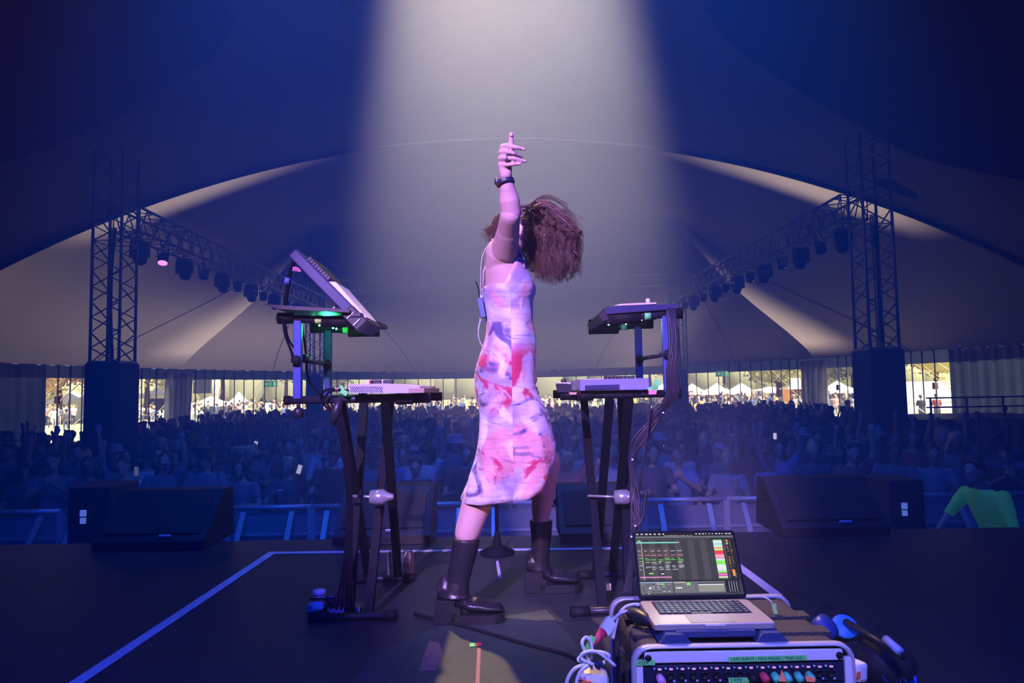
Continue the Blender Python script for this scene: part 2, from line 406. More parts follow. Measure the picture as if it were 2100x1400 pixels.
# ------------------------------------------------------------------ truss towers and trusses
truss_m = mat('truss_aluminium', (.16, .17, .20), .45, .5)
cover_m = mat('black_tower_cover', (.010, .010, .012), .8)
def lattice(mb, p0, p1, w, h, bay=.5, r=.026, dr=.013, up=(0, 0, 1)):
    p0, p1 = Vector(p0), Vector(p1); t = (p1-p0); L = t.length; t /= L; u = Vector(up)
    if abs(t.dot(u)) > .9: u = Vector((0, 1, 0))
    s = t.cross(u).normalized(); u = s.cross(t)
    cs = [s*a*w/2+u*b*h/2 for a, b in ((-1, -1), (1, -1), (1, 1), (-1, 1))]
    for c in cs: mb.tube([p0+c, p1+c], r, 6)
    nb = max(1, round(L/bay))
    for i in range(nb):
        a, b = p0+t*L*i/nb, p0+t*L*(i+1)/nb; m_ = (a+b)/2
        for k in range(4):
            c0, c1 = cs[k], cs[(k+1) % 4]
            mb.tube([a+c0, m_+c1], dr, 4, False); mb.tube([m_+c1, b+c0], dr, 4, False)
            if i % 4 == 0: mb.tube([a+c0, a+c1], dr, 4, False)
def tower(x, y, ztop, cw, label):
    t = thing('truss_tower', label, 'tower', (x, y, GZ))
    m_ = MB(); lattice(m_, (x, y, GZ+3.1), (x, y, ztop), .50, .50, .55)
    m_.box((x, y, GZ+3.12), (.56, .56, .04)); m_.build('truss_frame', truss_m, t)
    m_ = MB().box((x, y, GZ+1.55), (cw, cw, 3.1), bev=.02); m_.build('tower_cover', cover_m, t, label='black fabric cover')
    m_ = MB()
    for k in range(5): m_.tube(catmull([(x-.05+.03*k, y-.1, GZ+3.1), (x-.04+.02*k+.03*sin(k), y-.12, GZ+4.4), (x-.05+.03*k, y-.1, 3.9)], 6), .012, 5)
    m_.build('cable_run', black, t)
    return t
tower(-7.03, 12.0, 5.25, .62, 'tall truss tower with a black covered base, beside the yellow straps')
tower(6.42, 12.0, 5.35, .62, 'tall truss tower with a black covered base, beside the two guards outside')
tower(-7.06, 24.4, 6.0, .50, 'slender far truss tower seen behind the stand with the tilted keyboard')
tower(5.95, 24.4, 6.0, .50, 'slender far truss tower seen behind the stand with the cable bundle')
m_ = MB(); lattice(m_, (-6.95, 12.2, 4.12), (-6.95, 24.2, 4.12), .48, .44, .5, .026, .012)
m_.build('lighting_truss', truss_m, label='lighting truss with the pink lit lamp, sloping away above the tilted keyboard', cat='truss')
m_ = MB(); lattice(m_, (6.25, 12.2, 4.12), (5.85, 24.2, 4.12), .48, .44, .5, .026, .012)
m_.build('lighting_truss', truss_m, label='lighting truss running away above the stand with the cable bundle, all lamps dark', cat='truss')
m_ = MB(); lattice(m_, (-6.8, 24.4, 4.75), (5.7, 24.4, 4.75), .42, .42, .5, .022, .011)
m_.build('cross_truss', truss_m, label='faint truss crossing between the two far towers high in the haze', cat='truss')
# lamps hanging under the trusses
lamp_b = mat('lamp_housing', (.015, .015, .018), .5)
def head_lamp(big=True):
    t = thing('moving_head_lamp' if big else 'par_lamp', 'x', 'stage light', (0, 0, 0))
    MB().box((0, 0, -.03), (.06, .10, .10)).lathe((0, 0, -.08), [(.03, 0), (.03, .06)], 10).build('clamp', steel, t)
    if big:
        MB().box((0, 0, -.16), (.34, .26, .12), bev=.02).build('lamp_base', lamp_b, t)
        MB().box((-.19, 0, -.33), (.05, .12, .32), bev=.01).box((.19, 0, -.33), (.05, .12, .32), bev=.01).box((0, 0, -.235), (.40, .12, .03)).build('yoke', lamp_b, t)
        ax = Vector((.35, -.5, -.79)).normalized()
        b = MB().lathe(Vector((0, 0, -.40))-ax*.22, [(.11, 0), (.14, .03), (.15, .2), (.15, .42), (.13, .46)], 14, ax).build('lamp_body', lamp_b, t)
        MB().lathe(Vector((0, 0, -.40))+ax*.235, [(.115, 0), (.115, .015)], 14, ax).build('lens', mat('lens_glass', (.02, .02, .03), .1), b)
    else:
        MB().bar((-.13, 0, -.1), (-.13, 0, -.3), .03, .02).bar((.13, 0, -.1), (.13, 0, -.3), .03, .02).bar((-.14, 0, -.1), (.14, 0, -.1), .03, .02).build('yoke', lamp_b, t)
        ax = Vector((.15, -.4, -.9)).normalized()
        b = MB().lathe(Vector((0, 0, -.30))-ax*.13, [(.08, 0), (.12, .04), (.125, .24), (.13, .26)], 14, ax).build('lamp_body', lamp_b, t)
        MB().lathe(Vector((0, 0, -.30))+ax*.125, [(.11, 0), (.11, .012)], 14, ax).build('lens', MATS['lens_glass'], b)
    return t
big0, par0 = head_lamp(True), head_lamp(False); ub = up_ = False
pink_lens = mat('pink_lit_lens', (.9, .4, .8), .3, emit=(1.0, .25, .75), es=2.2)
for side in (0, 1):
    for i, Y in enumerate([12.65, 13.5, 14.4, 15.3, 16.3, 17.2, 18.1, 19.0, 19.9, 21.0, 22.0, 23.0]):
        big = i % 2 == 0; src = big0 if big else par0
        if big and not ub: o = src; ub = True
        elif not big and not up_: o = src; up_ = True
        else: o = copy_tree(src)
        X = -6.95 if side == 0 else 6.25-.4*(Y-12.2)/12
        o.location = (X, Y, 3.92)
        o.scale = (-.82 if side else .82, .82, .82); o.location.z = 3.90
        if side == 0 and i == 1:
            o['label'] = 'round lamp with a glowing pink lens under the truss'
            lit = o
        else:
            o['label'] = ('dark box-bodied moving lamp hanging from the truss with the pink lit lamp' if side == 0 else 'dark moving lamp hanging from the truss without any lit lamp') if big else \
                ('small dark round lamp between moving lamps, on the truss with the pink lit lamp' if side == 0 else 'small dark round lamp between moving lamps on the unlit truss')
            o['group'] = o['label']
for ch in lit.children:
    for g in ch.children:
        if g.name.startswith('lens'): g.data = g.data.copy(); g.data.materials[0] = pink_lens
# ------------------------------------------------------------------ pit barrier, floor monitors
bar_m = mat('barrier_aluminium', (.42, .44, .50), .45, .4); bar_p = mat('barrier_sheet', (.16, .18, .24), .5, .2, noise=(.20, .22, .28), nscale=3)
BY, BZ = 8.35, -.43
def barrier():
    t = thing('crowd_barrier', 'aluminium crowd barrier section with slanted braces, in the row before the audience', 'barrier', (0, BY, GZ), 'crowd barrier sections along the pit')
    MB().tube([(-.49, BY, BZ), (.49, BY, BZ)], .030, 8).bar((-.48, BY, GZ), (-.48, BY, BZ), .04, .05).bar((.48, BY, GZ), (.48, BY, BZ), .04, .05).bar((-.48, BY, BZ-.32), (.48, BY, BZ-.32), .02, .03).build('frame', bar_m, t)
    MB().box((0, BY+.03, (GZ+BZ)/2-.02), (.94, .012, BZ-GZ-.10)).build('sheet_panel', bar_p, t)
    MB().box((0, BY+.20, GZ+.03), (.96, .36, .03)).build('foot_plate', bar_m, t)
    for x in (-.30, .28):
        MB().bar((x, BY-.03, BZ-.05), (x, BY-.78, GZ+.05), .06, .03).build('brace', bar_m, t)
    MB().bar((-.34, BY-.80, GZ+.03), (.34, BY-.80, GZ+.03), .05, .04).bar((-.40, BY-.40, -1.02), (.40, BY-.40, -1.02), .04, .03).build('ground_bar', bar_m, t)
    return t
b0 = barrier(); xs = [-6.4+1.0*i for i in range(13)]
for i, x in enumerate(xs):
    o = b0 if i == 0 else copy_tree(b0)
    o.location.x = x + .45; o.location.y = BY + .006*x
grille_m = mat('speaker_grille', (.012, .012, .016), .6, bump=.4, nscale=200)
box_m = mat('speaker_paint', (.014, .014, .018), .55, bump=.2, nscale=60); tag_m = mat('pale_label', (.55, .58, .65), .5)
def wedge(name, px0, px1, pb, pt, label, lab=None, Y=None):
    a = onz(px0, pb); b = onz(px1, pb); y0 = (a.y+b.y)/2 if Y is None else Y; w_ = b.x-a.x; cx = (a.x+b.x)/2
    H = .95-(pt-795-.0175*(1050-(px0+px1)/2))/F*(y0+.1)-0; H = max(.25, H)
    t = thing(name, label, 'speaker', (cx, y0, 0))
    prof = [(0, 0), (.08, H*.55), (.30, H), (.50, H), (.50, 0)]     # y,z: low face to the performer
    prof = [(0, .0), (0, .05), (.30, H), (.42, H), (.46, .0)]
    MB().loft([[(cx+s*w_/2, y0+y, z+.005) for y, z in prof] for s in (-1, 1)], True, True, False).build('cabinet', box_m, t)
    n = Vector((0, -(H-.05), .30)).normalized()
    c = Vector((cx, y0+.15, (H+.05)/2))+n*.008; ang = atan2(H-.05, .30)
    MB().box(c, (w_*.86, .33*H/.37, .012), Euler((ang, 0, 0))).build('grille', grille_m, t)
    if lab: MB().box((cx+lab*w_/2, y0+.045, .10)+n*0 if False else (cx+lab*w_/2, y0+.02, .085), (.075, .012, .018), Euler((ang, 0, 0)), .003).build('badge', tag_m, t)
    MB().tube([(cx-w_/2-.004, y0+.28, H*.6), (cx-w_/2-.02, y0+.3, H*.66), (cx-w_/2-.004, y0+.33, H*.7)], .01, 6).build('handle', black, t)
    return t
wedge('floor_monitor', 192, 414, 1130, 1012, 'large black floor monitor wedge lying at the stage edge by the upright speaker', .28)
wedge('floor_monitor', 684, 880, 1118, 1002, 'black floor monitor wedge behind the stand with the tilted keyboard', .2)
wedge('floor_monitor', 1150, 1306, 1112, 1000, 'black floor monitor wedge behind the legs of the stand with the cable bundle')
wedge('floor_monitor', 1602, 1832, 1100, 985, 'large black floor monitor wedge beyond the laptop, near the worker in green', .2)
def side_speaker(px, pt, label, Y, w_=.35):
    p = at(px, pt, Y); t = thing('side_fill_speaker', label, 'speaker', (p.x, Y, GZ))
    MB().box((p.x, Y+.25, (GZ+p.z)/2), (w_, .45, p.z-GZ), bev=.015).build('cabinet', box_m, t)
    MB().box((p.x, Y+.02, (GZ+p.z)/2), (w_*.88, .012, (p.z-GZ)*.92)).build('grille', grille_m, t)
    q = at(px, pt+52, Y); MB().box((q.x-.03, Y, q.z), (.045, .016, .05)).box((q.x-.03, Y, q.z-.06), (.04, .016, .045)).build('badge', mat('blue_white_label', (.5, .6, .8), .5, emit=(.3, .5, 1), es=.25), t, label='pale printed label')
side_speaker(178, 1000, 'black upright speaker with a pale label, beside the big monitor under the yellow straps', 5.6, .34)
side_speaker(1862, 985, 'black upright speaker with a pale label, close to the worker in green', 5.9, .30)

# ------------------------------------------------------------------ floor tape, patches and cables on the deck
tape_m = mat('white_floor_tape', (.72, .71, .74), .7, noise=(.58, .57, .62), nscale=60)
def flat(mb, pts, z=.002, th=.001):
    mb.loft([[(p[0], p[1], z) for p in pts], [(p[0], p[1], z+th) for p in pts]], True, True, False)
def tape_line(name, P, wd, m, **kw):
    P = [Vector((p.x, p.y, 0)) for p in P]; mb = MB()
    for a, b in zip(P, P[1:]):
        d = (b-a).normalized(); n = Vector((-d.y, d.x, 0))*wd/2; e = d*wd/2
        flat(mb, [a-e*.9-n, b+e*.9-n, b+e*.9+n, a-e*.9+n], .0015+.0004*len(mb.f)/6)
    return mb.build(name, m, **kw)
cornerL, cornerR = onz(557, 1134), onz(1462, 1122)
tape_line('floor_tape', [onz(120, 1425), cornerL, cornerR, onz(1700, 1300), onz(1860, 1420)], .050, tape_m,
          label='white tape line stuck on the deck round the performer and stands', cat='tape')
MB_ = MB(); flat(MB_, [onz(880, 1315), onz(900, 1318), onz(908, 1340), onz(893, 1376), onz(858, 1378)]); 
MB_.build('wood_patch', mat('worn_ply', (.30, .19, .12), .8, noise=(.22, .14, .10), nscale=40), label='pale worn plywood patch showing through the deck close to the camera', cat='patch')
MB_ = MB(); flat(MB_, [onz(979, 1330), onz(986, 1330), onz(983, 1420), onz(974, 1420)], .0022); MB_.build('tan_tape', mat('tan_tape', (.42, .22, .15), .8), label='narrow tan tape strip running towards the camera on the deck', cat='tape')
MB_ = MB(); flat(MB_, [onz(963, 1321), onz(974, 1320), onz(974, 1327), onz(963, 1328)], .0034); o = MB_.build('marker_tape', green_tape, label='tiny tape marker, green and red, beside the tan strip', cat='tape')
MB_ = MB(); flat(MB_, [onz(975, 1320), onz(988, 1319), onz(988, 1325), onz(975, 1327)], .0034); MB_.build('red_end', mat('red_tape', (.7, .05, .08), .7), o)
MB_ = MB(); flat(MB_, [onz(1017, 1152), onz(1022, 1150), onz(1029, 1185), onz(1022, 1187)]); MB_.build('grey_tape', tape_m, label='short white tape mark on the deck between the performer\'s boots', cat='tape')
mp = mat('deck_light_pool', (.045, .075, .06), .55, noise=(.035, .055, .05), nscale=14)  # pool of light on the deck, painted as a paler greenish patch
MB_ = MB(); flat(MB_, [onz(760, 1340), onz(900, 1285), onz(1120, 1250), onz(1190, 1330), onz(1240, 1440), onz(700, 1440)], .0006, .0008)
MB_.build('floor_light_pool', mp, kind='structure')
MB().tube(catmull([onz(850, 1262)+Vector((0, 0, .008)), onz(960, 1290)+Vector((0, 0, .008)), onz(1080, 1325)+Vector((0, 0, .008)), onz(1170, 1350)+Vector((0, 0, .008)), onz(1240, 1400)+Vector((0, 0, .008))]), .007, 6).build(
    'floor_cable', mat('black_rubber', (.012, .012, .012), .5), label='black cable snaking over the deck in front of the boots', cat='cable')

# ------------------------------------------------------------------ keyboard stands
tube_m = mat('stand_tube', (.016, .018, .030), .35, 0, spec=.35); post_m = mat('stand_post', (.035, .065, .30), .5); leg_m = mat('stand_leg', (.005, .007, .013), .6, spec=.08)
capm = mat('rubber_cap', (.010, .010, .014), .65, spec=.2)
def h_tube(t, name, x0, x1, y, z, tilt=0.0, r=.017, end=1, both=False, cap=.12):
    p0, p1 = Vector((x0, y, z)), Vector((x1, y, z+tilt))
    o = MB().tube([p0, p1], r, 14).build(name, tube_m, t)
    d = (p1-p0).normalized()
    def c(p, s):
        a = MB().tube([p-d*cap*s, p-d*.05*s], r*1.45, 14).tube([p-d*.05*s, p+d*.012*s], r*1.25, 14); a.build('end_cap', capm, o)
        MB().box(p+d*.0*s+Vector((0, 0, .012)), (.02, .035, .06), bev=.005).build('stop_lug', capm, o)
    if both or end == 1: c(p1, 1)
    if both or end == 0: c(p0, -1)
    return o
def stand(label, sgn, xpost_n, xpost_f, yn, yf, x_end_n, zl, zu, legs, feet, u_n, u_f, loc):
    t = thing('keyboard_stand', label, 'stand', loc)
    back_n, back_f = xpost_n-sgn*.045, xpost_f-sgn*.045
    for y, xb in ((yn, back_n), (yf, back_f)):
        xs_ = (xb, x_end_n)
        o = MB().tube([(xs_[0], y, zl), (xs_[1], y, zl)], .017, 14).build('lower_arm', tube_m, t)
        d = sgn
        MB().tube([(xs_[1]-.13*d, y, zl), (xs_[1]-.06*d, y, zl)], .026, 14).tube([(xs_[1]-.065*d, y, zl), (xs_[1]+.012*d, y, zl)], .021, 14).build('end_cap', capm, o)
        MB().tube([(xs_[0]-.01*d, y, zl), (xs_[0]+.012*d, y, zl)], .020, 14).build('end_plug', capm, o)
    for y, x in ((yn, xpost_n), (yf, xpost_f)):
        p = MB().box((x, y, (zl+zu)/2), (.034, .030, zu-zl), bev=.004).build('post', post_m, t)
        MB().lathe((x, y-.02, zl+(zu-zl)*.48), [(.018, -.012), (.022, 0), (.018, .02)], 12, (0, -1, 0)).build('clamp_knob', capm, p)
    zc = zl+(zu-zl)*.46
    MB().tube([(xpost_n, yn, zc+.01), (xpost_f, yf, zc+.01)], .010, 10).tube([(xpost_n+.01, yn+.03, zc+.02), (xpost_n+.01, yn+.09, zc+.02)], .016, 10).build('cross_bar', tube_m, t)
    for (y, (xa, xb), tl) in ((yn, u_n, -.018), (yf, u_f, -.022)):
        xa_, xb_ = (xa, xb) if sgn > 0 else (xb, xa)
        o = MB().tube([(xa_, y, zu), (xb_, y, zu+tl)], .017, 14).build('upper_arm', tube_m, t)
        MB().tube([(xa_, y, zu), (xa_+.07*sgn, y, zu)], .024, 14).build('end_cap', capm, o)
        MB().tube([(xb_-.14*sgn, y, zu+tl), (xb_, y, zu+tl)], .025, 14).box((xb_+.0*sgn, y, zu+tl+.012), (.02, .04, .075), bev=.006).build('stop_lug', capm, o)
        g = MB().tube([((xa+xb)/2-.005, y, zu+tl/2), ((xa+xb)/2+.022, y, zu+tl/2)], .0185, 14).build('tape_band', yellow_tape if sgn > 0 else green_tape, o, label='bright green tape band')
    for p0, p1 in legs:
        MB().bar(p0, p1, .036, .030, up=(0, 1, 0)).build('leg', leg_m, t)
    for a, b in feet:
        o = MB().tube([a, b], .016, 12).build('foot_bar', tube_m, t)
        MB().tube([a, Vector(a)+(Vector(b)-Vector(a)).normalized()*.08], .022, 12).build('foot_cap', capm, o)
        MB().tube([b, Vector(b)-(Vector(b)-Vector(a)).normalized()*.05], .021, 12).build('foot_cap', capm, o)
    # crossing bolt with a big round hub
    m0 = (Vector(legs[0][0])+Vector(legs[0][1]))/2
    return t
yn, yf = 2.88, 3.36; zl, zu = .915, 1.262
def A(px, py, Y): return at(px, py, Y)
def ft(px, py):
    p = onz(px, py, .018); return p
fnL = (ft(634, 1266), ft(814, 1261)); ffL = (ft(722, 1188), ft(850, 1184))
def top(px, Y, z=zl-.02):
    p = at(px, 820, Y); return Vector((p.x, Y, z))
legsL = [(top(700, yn), ft(757, 1186)), (top(790, yn), ft(817, 1184)), (top(747, yf), ft(716, 1260)), (top(800, yf), ft(756, 1258))]
SL = stand('two-tier black keyboard stand with green lights under its upper tier, carrying the tilted keyboard', 1, -.905, -.907, yn, yf, -.36, zl, zu, legsL, [fnL, ffL], (-.99, -.66), (-.99, -.665), (-.66, 3.1, 0))
yn2, yf2 = 2.95, 3.45
fnR = (ft(1170, 1254), ft(1330, 1248)); ffR = (ft(1185, 1179), ft(1300, 1174))
legsR = [(top(1250, yn2), ft(1222, 1176)), (top(1290, yn2), ft(1256, 1175)), (top(1197, yf2), ft(1236, 1250)), (top(1274, yf2), ft(1290, 1248))]
SR = stand('two-tier black keyboard stand with white lights under its upper tier and a thick cable bundle', -1, .668, .64, yn2, yf2, .215, zl, zu, legsR, [fnR, ffR], (.42, .74), (.40, .715), (.5, 3.2, 0))
# crossing hubs
hub_m = mat('chrome_hub', (.65, .66, .7), .2, .7)
for S, px, Y in ((SL, 781, 2.98), (SR, 1281, 3.1)):
    c = at(px, 1019, Y)
    MB().lathe(c, [(.008, -.05), (.030, -.045), (.034, -.01), (.034, .01), (.02, .03), (.012, .055)], 16, (1, 0, 0)).tube([c, c-Vector((.16, -.05, 0))], .006, 8).build('hub', hub_m, S, label='shiny metal tension hub')
# LED lights under the upper tiers
def leds(S, pts, Y, col, name, lab):
    t = thing('clip_light', lab, 'light', at(*pts[0], Y))
    P = [at(px, py, Y+.02*(i % 3)) for i, (px, py) in enumerate(pts)]
    MB().tube([p+Vector((0, 0, .010)) for p in P], .0055, 6).build('light_bar', black, t)
    m_ = MB()
    for p in P: m_.ball(p, .0042, 8)
    m_.build('led', mat(name, col, .3, emit=col, es=22), t, label='lit ' + lab.split()[0] + ' beads')
leds(SL, [(642, 661), (655, 667), (674, 664), (683, 672), (690, 674), (718, 667)], 3.1, (.10, 1.0, .45), 'green_led', 'green glowing light strip under the tray with the tilted keyboard')
leds(SR, [(1248, 665), (1253, 662), (1259, 658), (1284, 663), (1288, 660), (1292, 655), (1310, 658), (1315, 656), (1320, 652)], 3.2, (.75, .80, 1.0), 'white_led', 'white glowing light strip under the upper tier near the cable bundle')
lamp('green_glow', 'POINT', at(672, 676, 3.12), 1.6, (.05, 1.0, .35), size=.03)
lamp('white_glow', 'POINT', at(1288, 668, 3.2), .9, (.45, .55, 1.0), size=.03)

# --- items on the stand with the tilted keyboard
dk = mat('device_black', (.02, .021, .028), .4); dkb = mat('device_navy', (.018, .022, .09), .45)
t = thing('music_tray', 'thin dark tray lying across the upper tier under the tilted keyboard', 'tray', (-.8, 3.1, zu+.03))
a, b = at(556, 629, 2.9), at(728, 640, 2.9)
MB().loft([[(p.x, y, p.z-.004) for p in (a, b) for y in ()] or [(a.x, 2.80, a.z), (b.x, 2.80, b.z), (b.x, 2.80, b.z-.012), (a.x+.06, 2.80, a.z-.022)],
           [(a.x, 3.44, a.z), (b.x, 3.44, b.z), (b.x, 3.44, b.z-.012), (a.x+.06, 3.44, a.z-.022)]], True, True, False).build('tray_plate', dk, t)
MB().box((b.x+.02, 3.12, b.z-.02), (.05, .6, .02), bev=.004).build('tray_lip', dk, t)
# tilted keyboard: local frame along its slope
p0, p1 = at(622, 526, 2.98), at(762, 668, 2.98); p1.y = p0.y = 2.98
u = (p1-p0).normalized(); nrm = Vector((-u.z, 0, u.x)); nrm = nrm if nrm.x > 0 else -nrm; L = (p1-p0).length
Rk = Matrix((u, Vector((0, 1, 0)), u.cross(Vector((0, 1, 0))))).transposed(); nk = Rk @ Vector((0, 0, 1)); sg = 1 if nk.dot(nrm) > 0 else -1
t = thing('tilted_keyboard', 'dark synthesizer keyboard standing tilted on the tray, its white panel facing the performer', 'keyboard', (p0+p1)/2)
def K(s, y, h): return p0+u*(L*s)+Vector((0, y, 0))+nrm*h
MB().box(K(.5, .0, -.010), (L, .28, .046), Rk, .006).build('body', dkb, t)
MB().loft([[K(.45, -.12, .012), K(.96, -.12, .012), K(.96, -.12, .020), K(.50, -.12, .032)], [K(.45, .11, .012), K(.96, .11, .012), K(.96, .11, .020), K(.50, .11, .032)]], True, True, False).build('white_panel', white_p, t)
m_ = MB()
for k in range(9): m_.box(K(.15+.033*k, .0, .020), (.014, .22, .020), Rk, .002)
m_.build('knob_row', dk, t, label='row of dark knobs')
MB().box(K(.90, .0, -.016), (.10, .31, .062), Rk, .006).build('end_block', dk, t)
m_ = MB()
for s in (.86, .95): m_.box(K(s, -.158, -.02), (.005, .006, .036), Rk)
m_.build('marking', white_p, t)
t = thing('wire_easel', 'thin white wire easel propping up the back of the tilted keyboard', 'easel', at(690, 636, 2.95))
MB().tube([at(660, 577, 2.94), at(711, 636, 2.94)], .004, 6).tube([at(697, 620, 2.94), at(682, 634, 2.94)], .004, 6).tube([at(662, 577, 3.3), at(711, 636, 3.3)], .004, 6).tube([at(697, 620, 2.94), at(695, 620, 3.3)], .004, 6).build('wire_frame', white_p, t)
rub = mat('black_rubber_matt', (.005, .006, .012), .7, spec=.08)
t = thing('looped_cable', 'black cable with pink and green tags looping up to the tilted keyboard', 'cable', at(583, 628, 2.9))
MB().tube(catmull([at(583, 630, 2.9), at(590, 590, 2.9), at(597, 553, 2.9), at(607, 532, 2.92), at(617, 522, 2.95), at(628, 528, 2.97)]), .009, 8).build('wire', rub, t)
MB().tube([at(588, 582, 2.9), at(591, 570, 2.9)], .014, 10).build('plug', mat('blue_plug', (.2, .25, .6), .4), t)
c = at(609, 552, 2.885); MB().box(c, (.036, .004, .018), Euler((0, radians(8), 0))).build('pink_tag', pink_tape, t, label='pink tag')
text('tag_lettering', 'KP3', .012, dk, t, c+Vector((-.012, -.003, -.002)), Euler((radians(90), radians(8), 0)).to_matrix())
MB().box(at(615, 526, 2.93), (.014, .02, .018), Euler((0, .5, 0)), .004).build('green_tag', green_tape, t, label='green tag')
t = thing('hanging_cable', 'cables drooping below the upper tier of the stand with green lights', 'cable', at(582, 660, 2.86))
MB().tube(catmull([at(580, 655, 2.86), at(586, 690, 2.86), at(597, 720, 2.86), at(604, 752, 2.87), at(608, 800, 2.92)]), .006, 6).build('wire', rub, t)
MB().tube(catmull([at(584, 655, 2.86), at(590, 690, 2.86), at(602, 712, 2.87), at(612, 725, 2.92)]), .005, 6).build('wire', rub, t)
MB().tube(catmull([at(620, 670, 2.92), at(628, 730, 2.95), at(634, 780, 2.96), at(660, 812, 2.98)]), .005, 6).build('wire', rub, t)

# drum machine on the lower tier
mesh_m = mat('device_lavender', (.50, .50, .62), .5)
def px_prism(name, m, P, y0, y1, parent, label=None, bevel=None):
    r0 = [at(px, py, y0) for px, py in P]; r1 = [Vector((v.x, y1, v.z)) for v in r0]
    return MB().loft([r0, r1], True, True, False).build(name, m, parent, label=label)
t = thing('drum_machine', 'pale wedge-shaped drum machine with red and white knobs on the lower tier', 'sampler', at(780, 808, 2.85))
px_prism('body', mesh_m, [(713, 788), (790, 786), (860, 791), (862, 797), (838, 798), (838, 806), (717, 806)], 2.80, 3.36, t)
px_prism('base_block', mat('tan_block', (.42, .30, .20), .6), [(838, 796), (870, 796), (870, 805), (838, 806)], 2.79, 3.36, t, 'tan end block')
m_ = MB()
for r in range(4):
    for k in range(17): m_.box(at(719+3.9*k+(r % 2)*2, 793+3.2*r, 2.797), (.0035, .002, .003))
m_.build('vent', dk, t)
for px, m, wd, nm in ((750, white_p, .028, 'knob'), (757, mat('red_knob', (.75, .05, .08), .4), .02, 'knob'), (779, white_p, .016, 'knob'), (768, dk, .05, 'slider_block'), (790, dk, .045, 'slider_block')):
    p = at(px, 781, 2.84); MB().box(p+Vector((0, .06, -.005)), (wd, .04, .022), bev=.003).build(nm, m, t)
px_prism('foot', dk, [(735, 806), (745, 806), (745, 811), (735, 811)], 2.82, 2.90, t); px_prism('foot', dk, [(830, 806), (842, 806), (842, 811), (830, 811)], 2.82, 2.90, t)
t = thing('plugged_cable', 'black cable with green and red tape arching into the back of the pale drum machine', 'cable', at(700, 800, 2.85))
MB().tube(catmull([at(658, 815, 2.86), at(664, 802, 2.84), at(680, 798, 2.84), at(700, 800, 2.84), at(716, 801, 2.84)]), .006, 8).tube(catmull([at(660, 826, 2.83), at(672, 806, 2.83), at(690, 800, 2.83), at(712, 803, 2.83)]), .005, 8).build('wire', rub, t)
MB().box(at(706, 804, 2.83), (.03, .01, .02), Euler((0, .5, 0))).box(at(702, 795, 2.83), (.012, .006, .02), Euler((0, -.6, 0))).build('green_tape', green_tape, t)
MB().box(at(691, 797, 2.83), (.014, .008, .006)).build('red_tape', pink_tape, t)
t = thing('cable_winder', 'black cable loom strapped down the near leg of the stand with green lights', 'cable', at(700, 830, 2.84))
for k in range(5):
    MB().tube(catmull([at(662+8*k, 826, 2.86), at(688+4*k, 862, 2.84), at(705+3*k, 940, 2.86), at(713+2*k, 1040, 2.9), at(708+3*k, 1130, 2.9), at(698+6*k, 1200, 2.88), at(690+9*k, 1250, 2.84)]), .006, 6).build('wire', rub, t)
MB().lathe(at(690, 842, 2.84), [(.016, -.06), (.022, 0), (.016, .05)], 12, (.3, 0, 1)).build('cable_sleeve', dk, t)
t = thing('hanging_clamp', 'small black clamp hanging under the end of the lower tier', 'clamp', at(612, 840, 2.88))
MB().tube([at(612, 826, 2.88), at(612, 836, 2.88)], .008, 8).lathe(at(612, 846, 2.88), [(.012, .022), (.022, .012), (.022, -.02), (.01, -.022)], 10).build('clamp_body', dk, t)
# power gear on the foot bar
wt = thing('power_adapter', 'small white power brick with a black cord and red mark, by the near foot bar', 'adapter', onz(650, 1247, .0))
c = onz(652, 1237, .05)
MB().box(c+Vector((0, .02, 0)), (.052, .06, .062), bev=.014).lathe(c+Vector((0, .02, .03)), [(.026, 0), (.027, .018), (.02, .022)], 18).build('housing', white_p, wt)
MB().tube(catmull([c+Vector((-.03, -.02, .028)), c+Vector((0, -.018, .024)), c+Vector((.03, -.02, .026)), c+Vector((.05, .0, .0))]), .004, 6).build('cord', rub, wt)
MB().box(c+Vector((-.012, -.012, .036)), (.016, .004, .008)).build('mark', mat('red_tape', (.7, .05, .08), .7), wt)
t = thing('power_strip', 'blue-grey power strip lying on the deck behind the near foot bar with plugs in it', 'power strip', onz(690, 1250, 0))
a, b = onz(630, 1250, .012), onz(738, 1254, .012); MB().bar(a+Vector((0, .04, 0)), b+Vector((0, .04, 0)), .06, .034).build('strip_body', mat('strip_grey', (.25, .27, .40), .5), t)
for px in (676, 699): MB().box(onz(px, 1234, .055)+Vector((0, .03, 0)), (.032, .04, .045), bev=.005).build('plug', dkb, t)
MB().box(onz(736, 1248, .02), (.03, .03, .02), bev=.004).build('plug', mesh_m, t)
can_m = mat('can_metal', (.6, .62, .68), .35, .5)
def can(px, label):
    p = onz(px, 1180, 0); t = thing('drink_can', label, 'can', p)
    MB().lathe(p, [(.026, 0), (.033, .008), (.033, .105), (.026, .122), (.0265, .125), (.024, .122)], 24).build('can_body', can_m, t)
    text('can_lettering', 'TE', .03, mat('can_print', (.12, .14, .2), .4), t, p+Vector((-.018, -.0345, .055)), Euler((pi/2, 0, 0)).to_matrix())
    MB().box(p+Vector((0, 0, .124)), (.018, .012, .0015)).build('pull_tab', can_m, t)
can(836, 'silver drink can standing on the deck, the one clear of the stand leg'); can(808, 'silver drink can half hidden behind a leg of the keyboard stand')
# microphone stand behind the performer
t = thing('microphone_stand', 'black round-base microphone stand behind the performer\'s legs', 'stand', onz(1020, 1132))
p = onz(1020, 1134); MB().tube([p+Vector((0, 0, .02)), p+Vector((-.006, 0, .95))], .011, 10).build('pole', leg_m, t)
MB().lathe(p, [(.10, 0), (.10, .012), (.03, .045), (.016, .11), (.012, .13)], 20).build('round_base', leg_m, t)

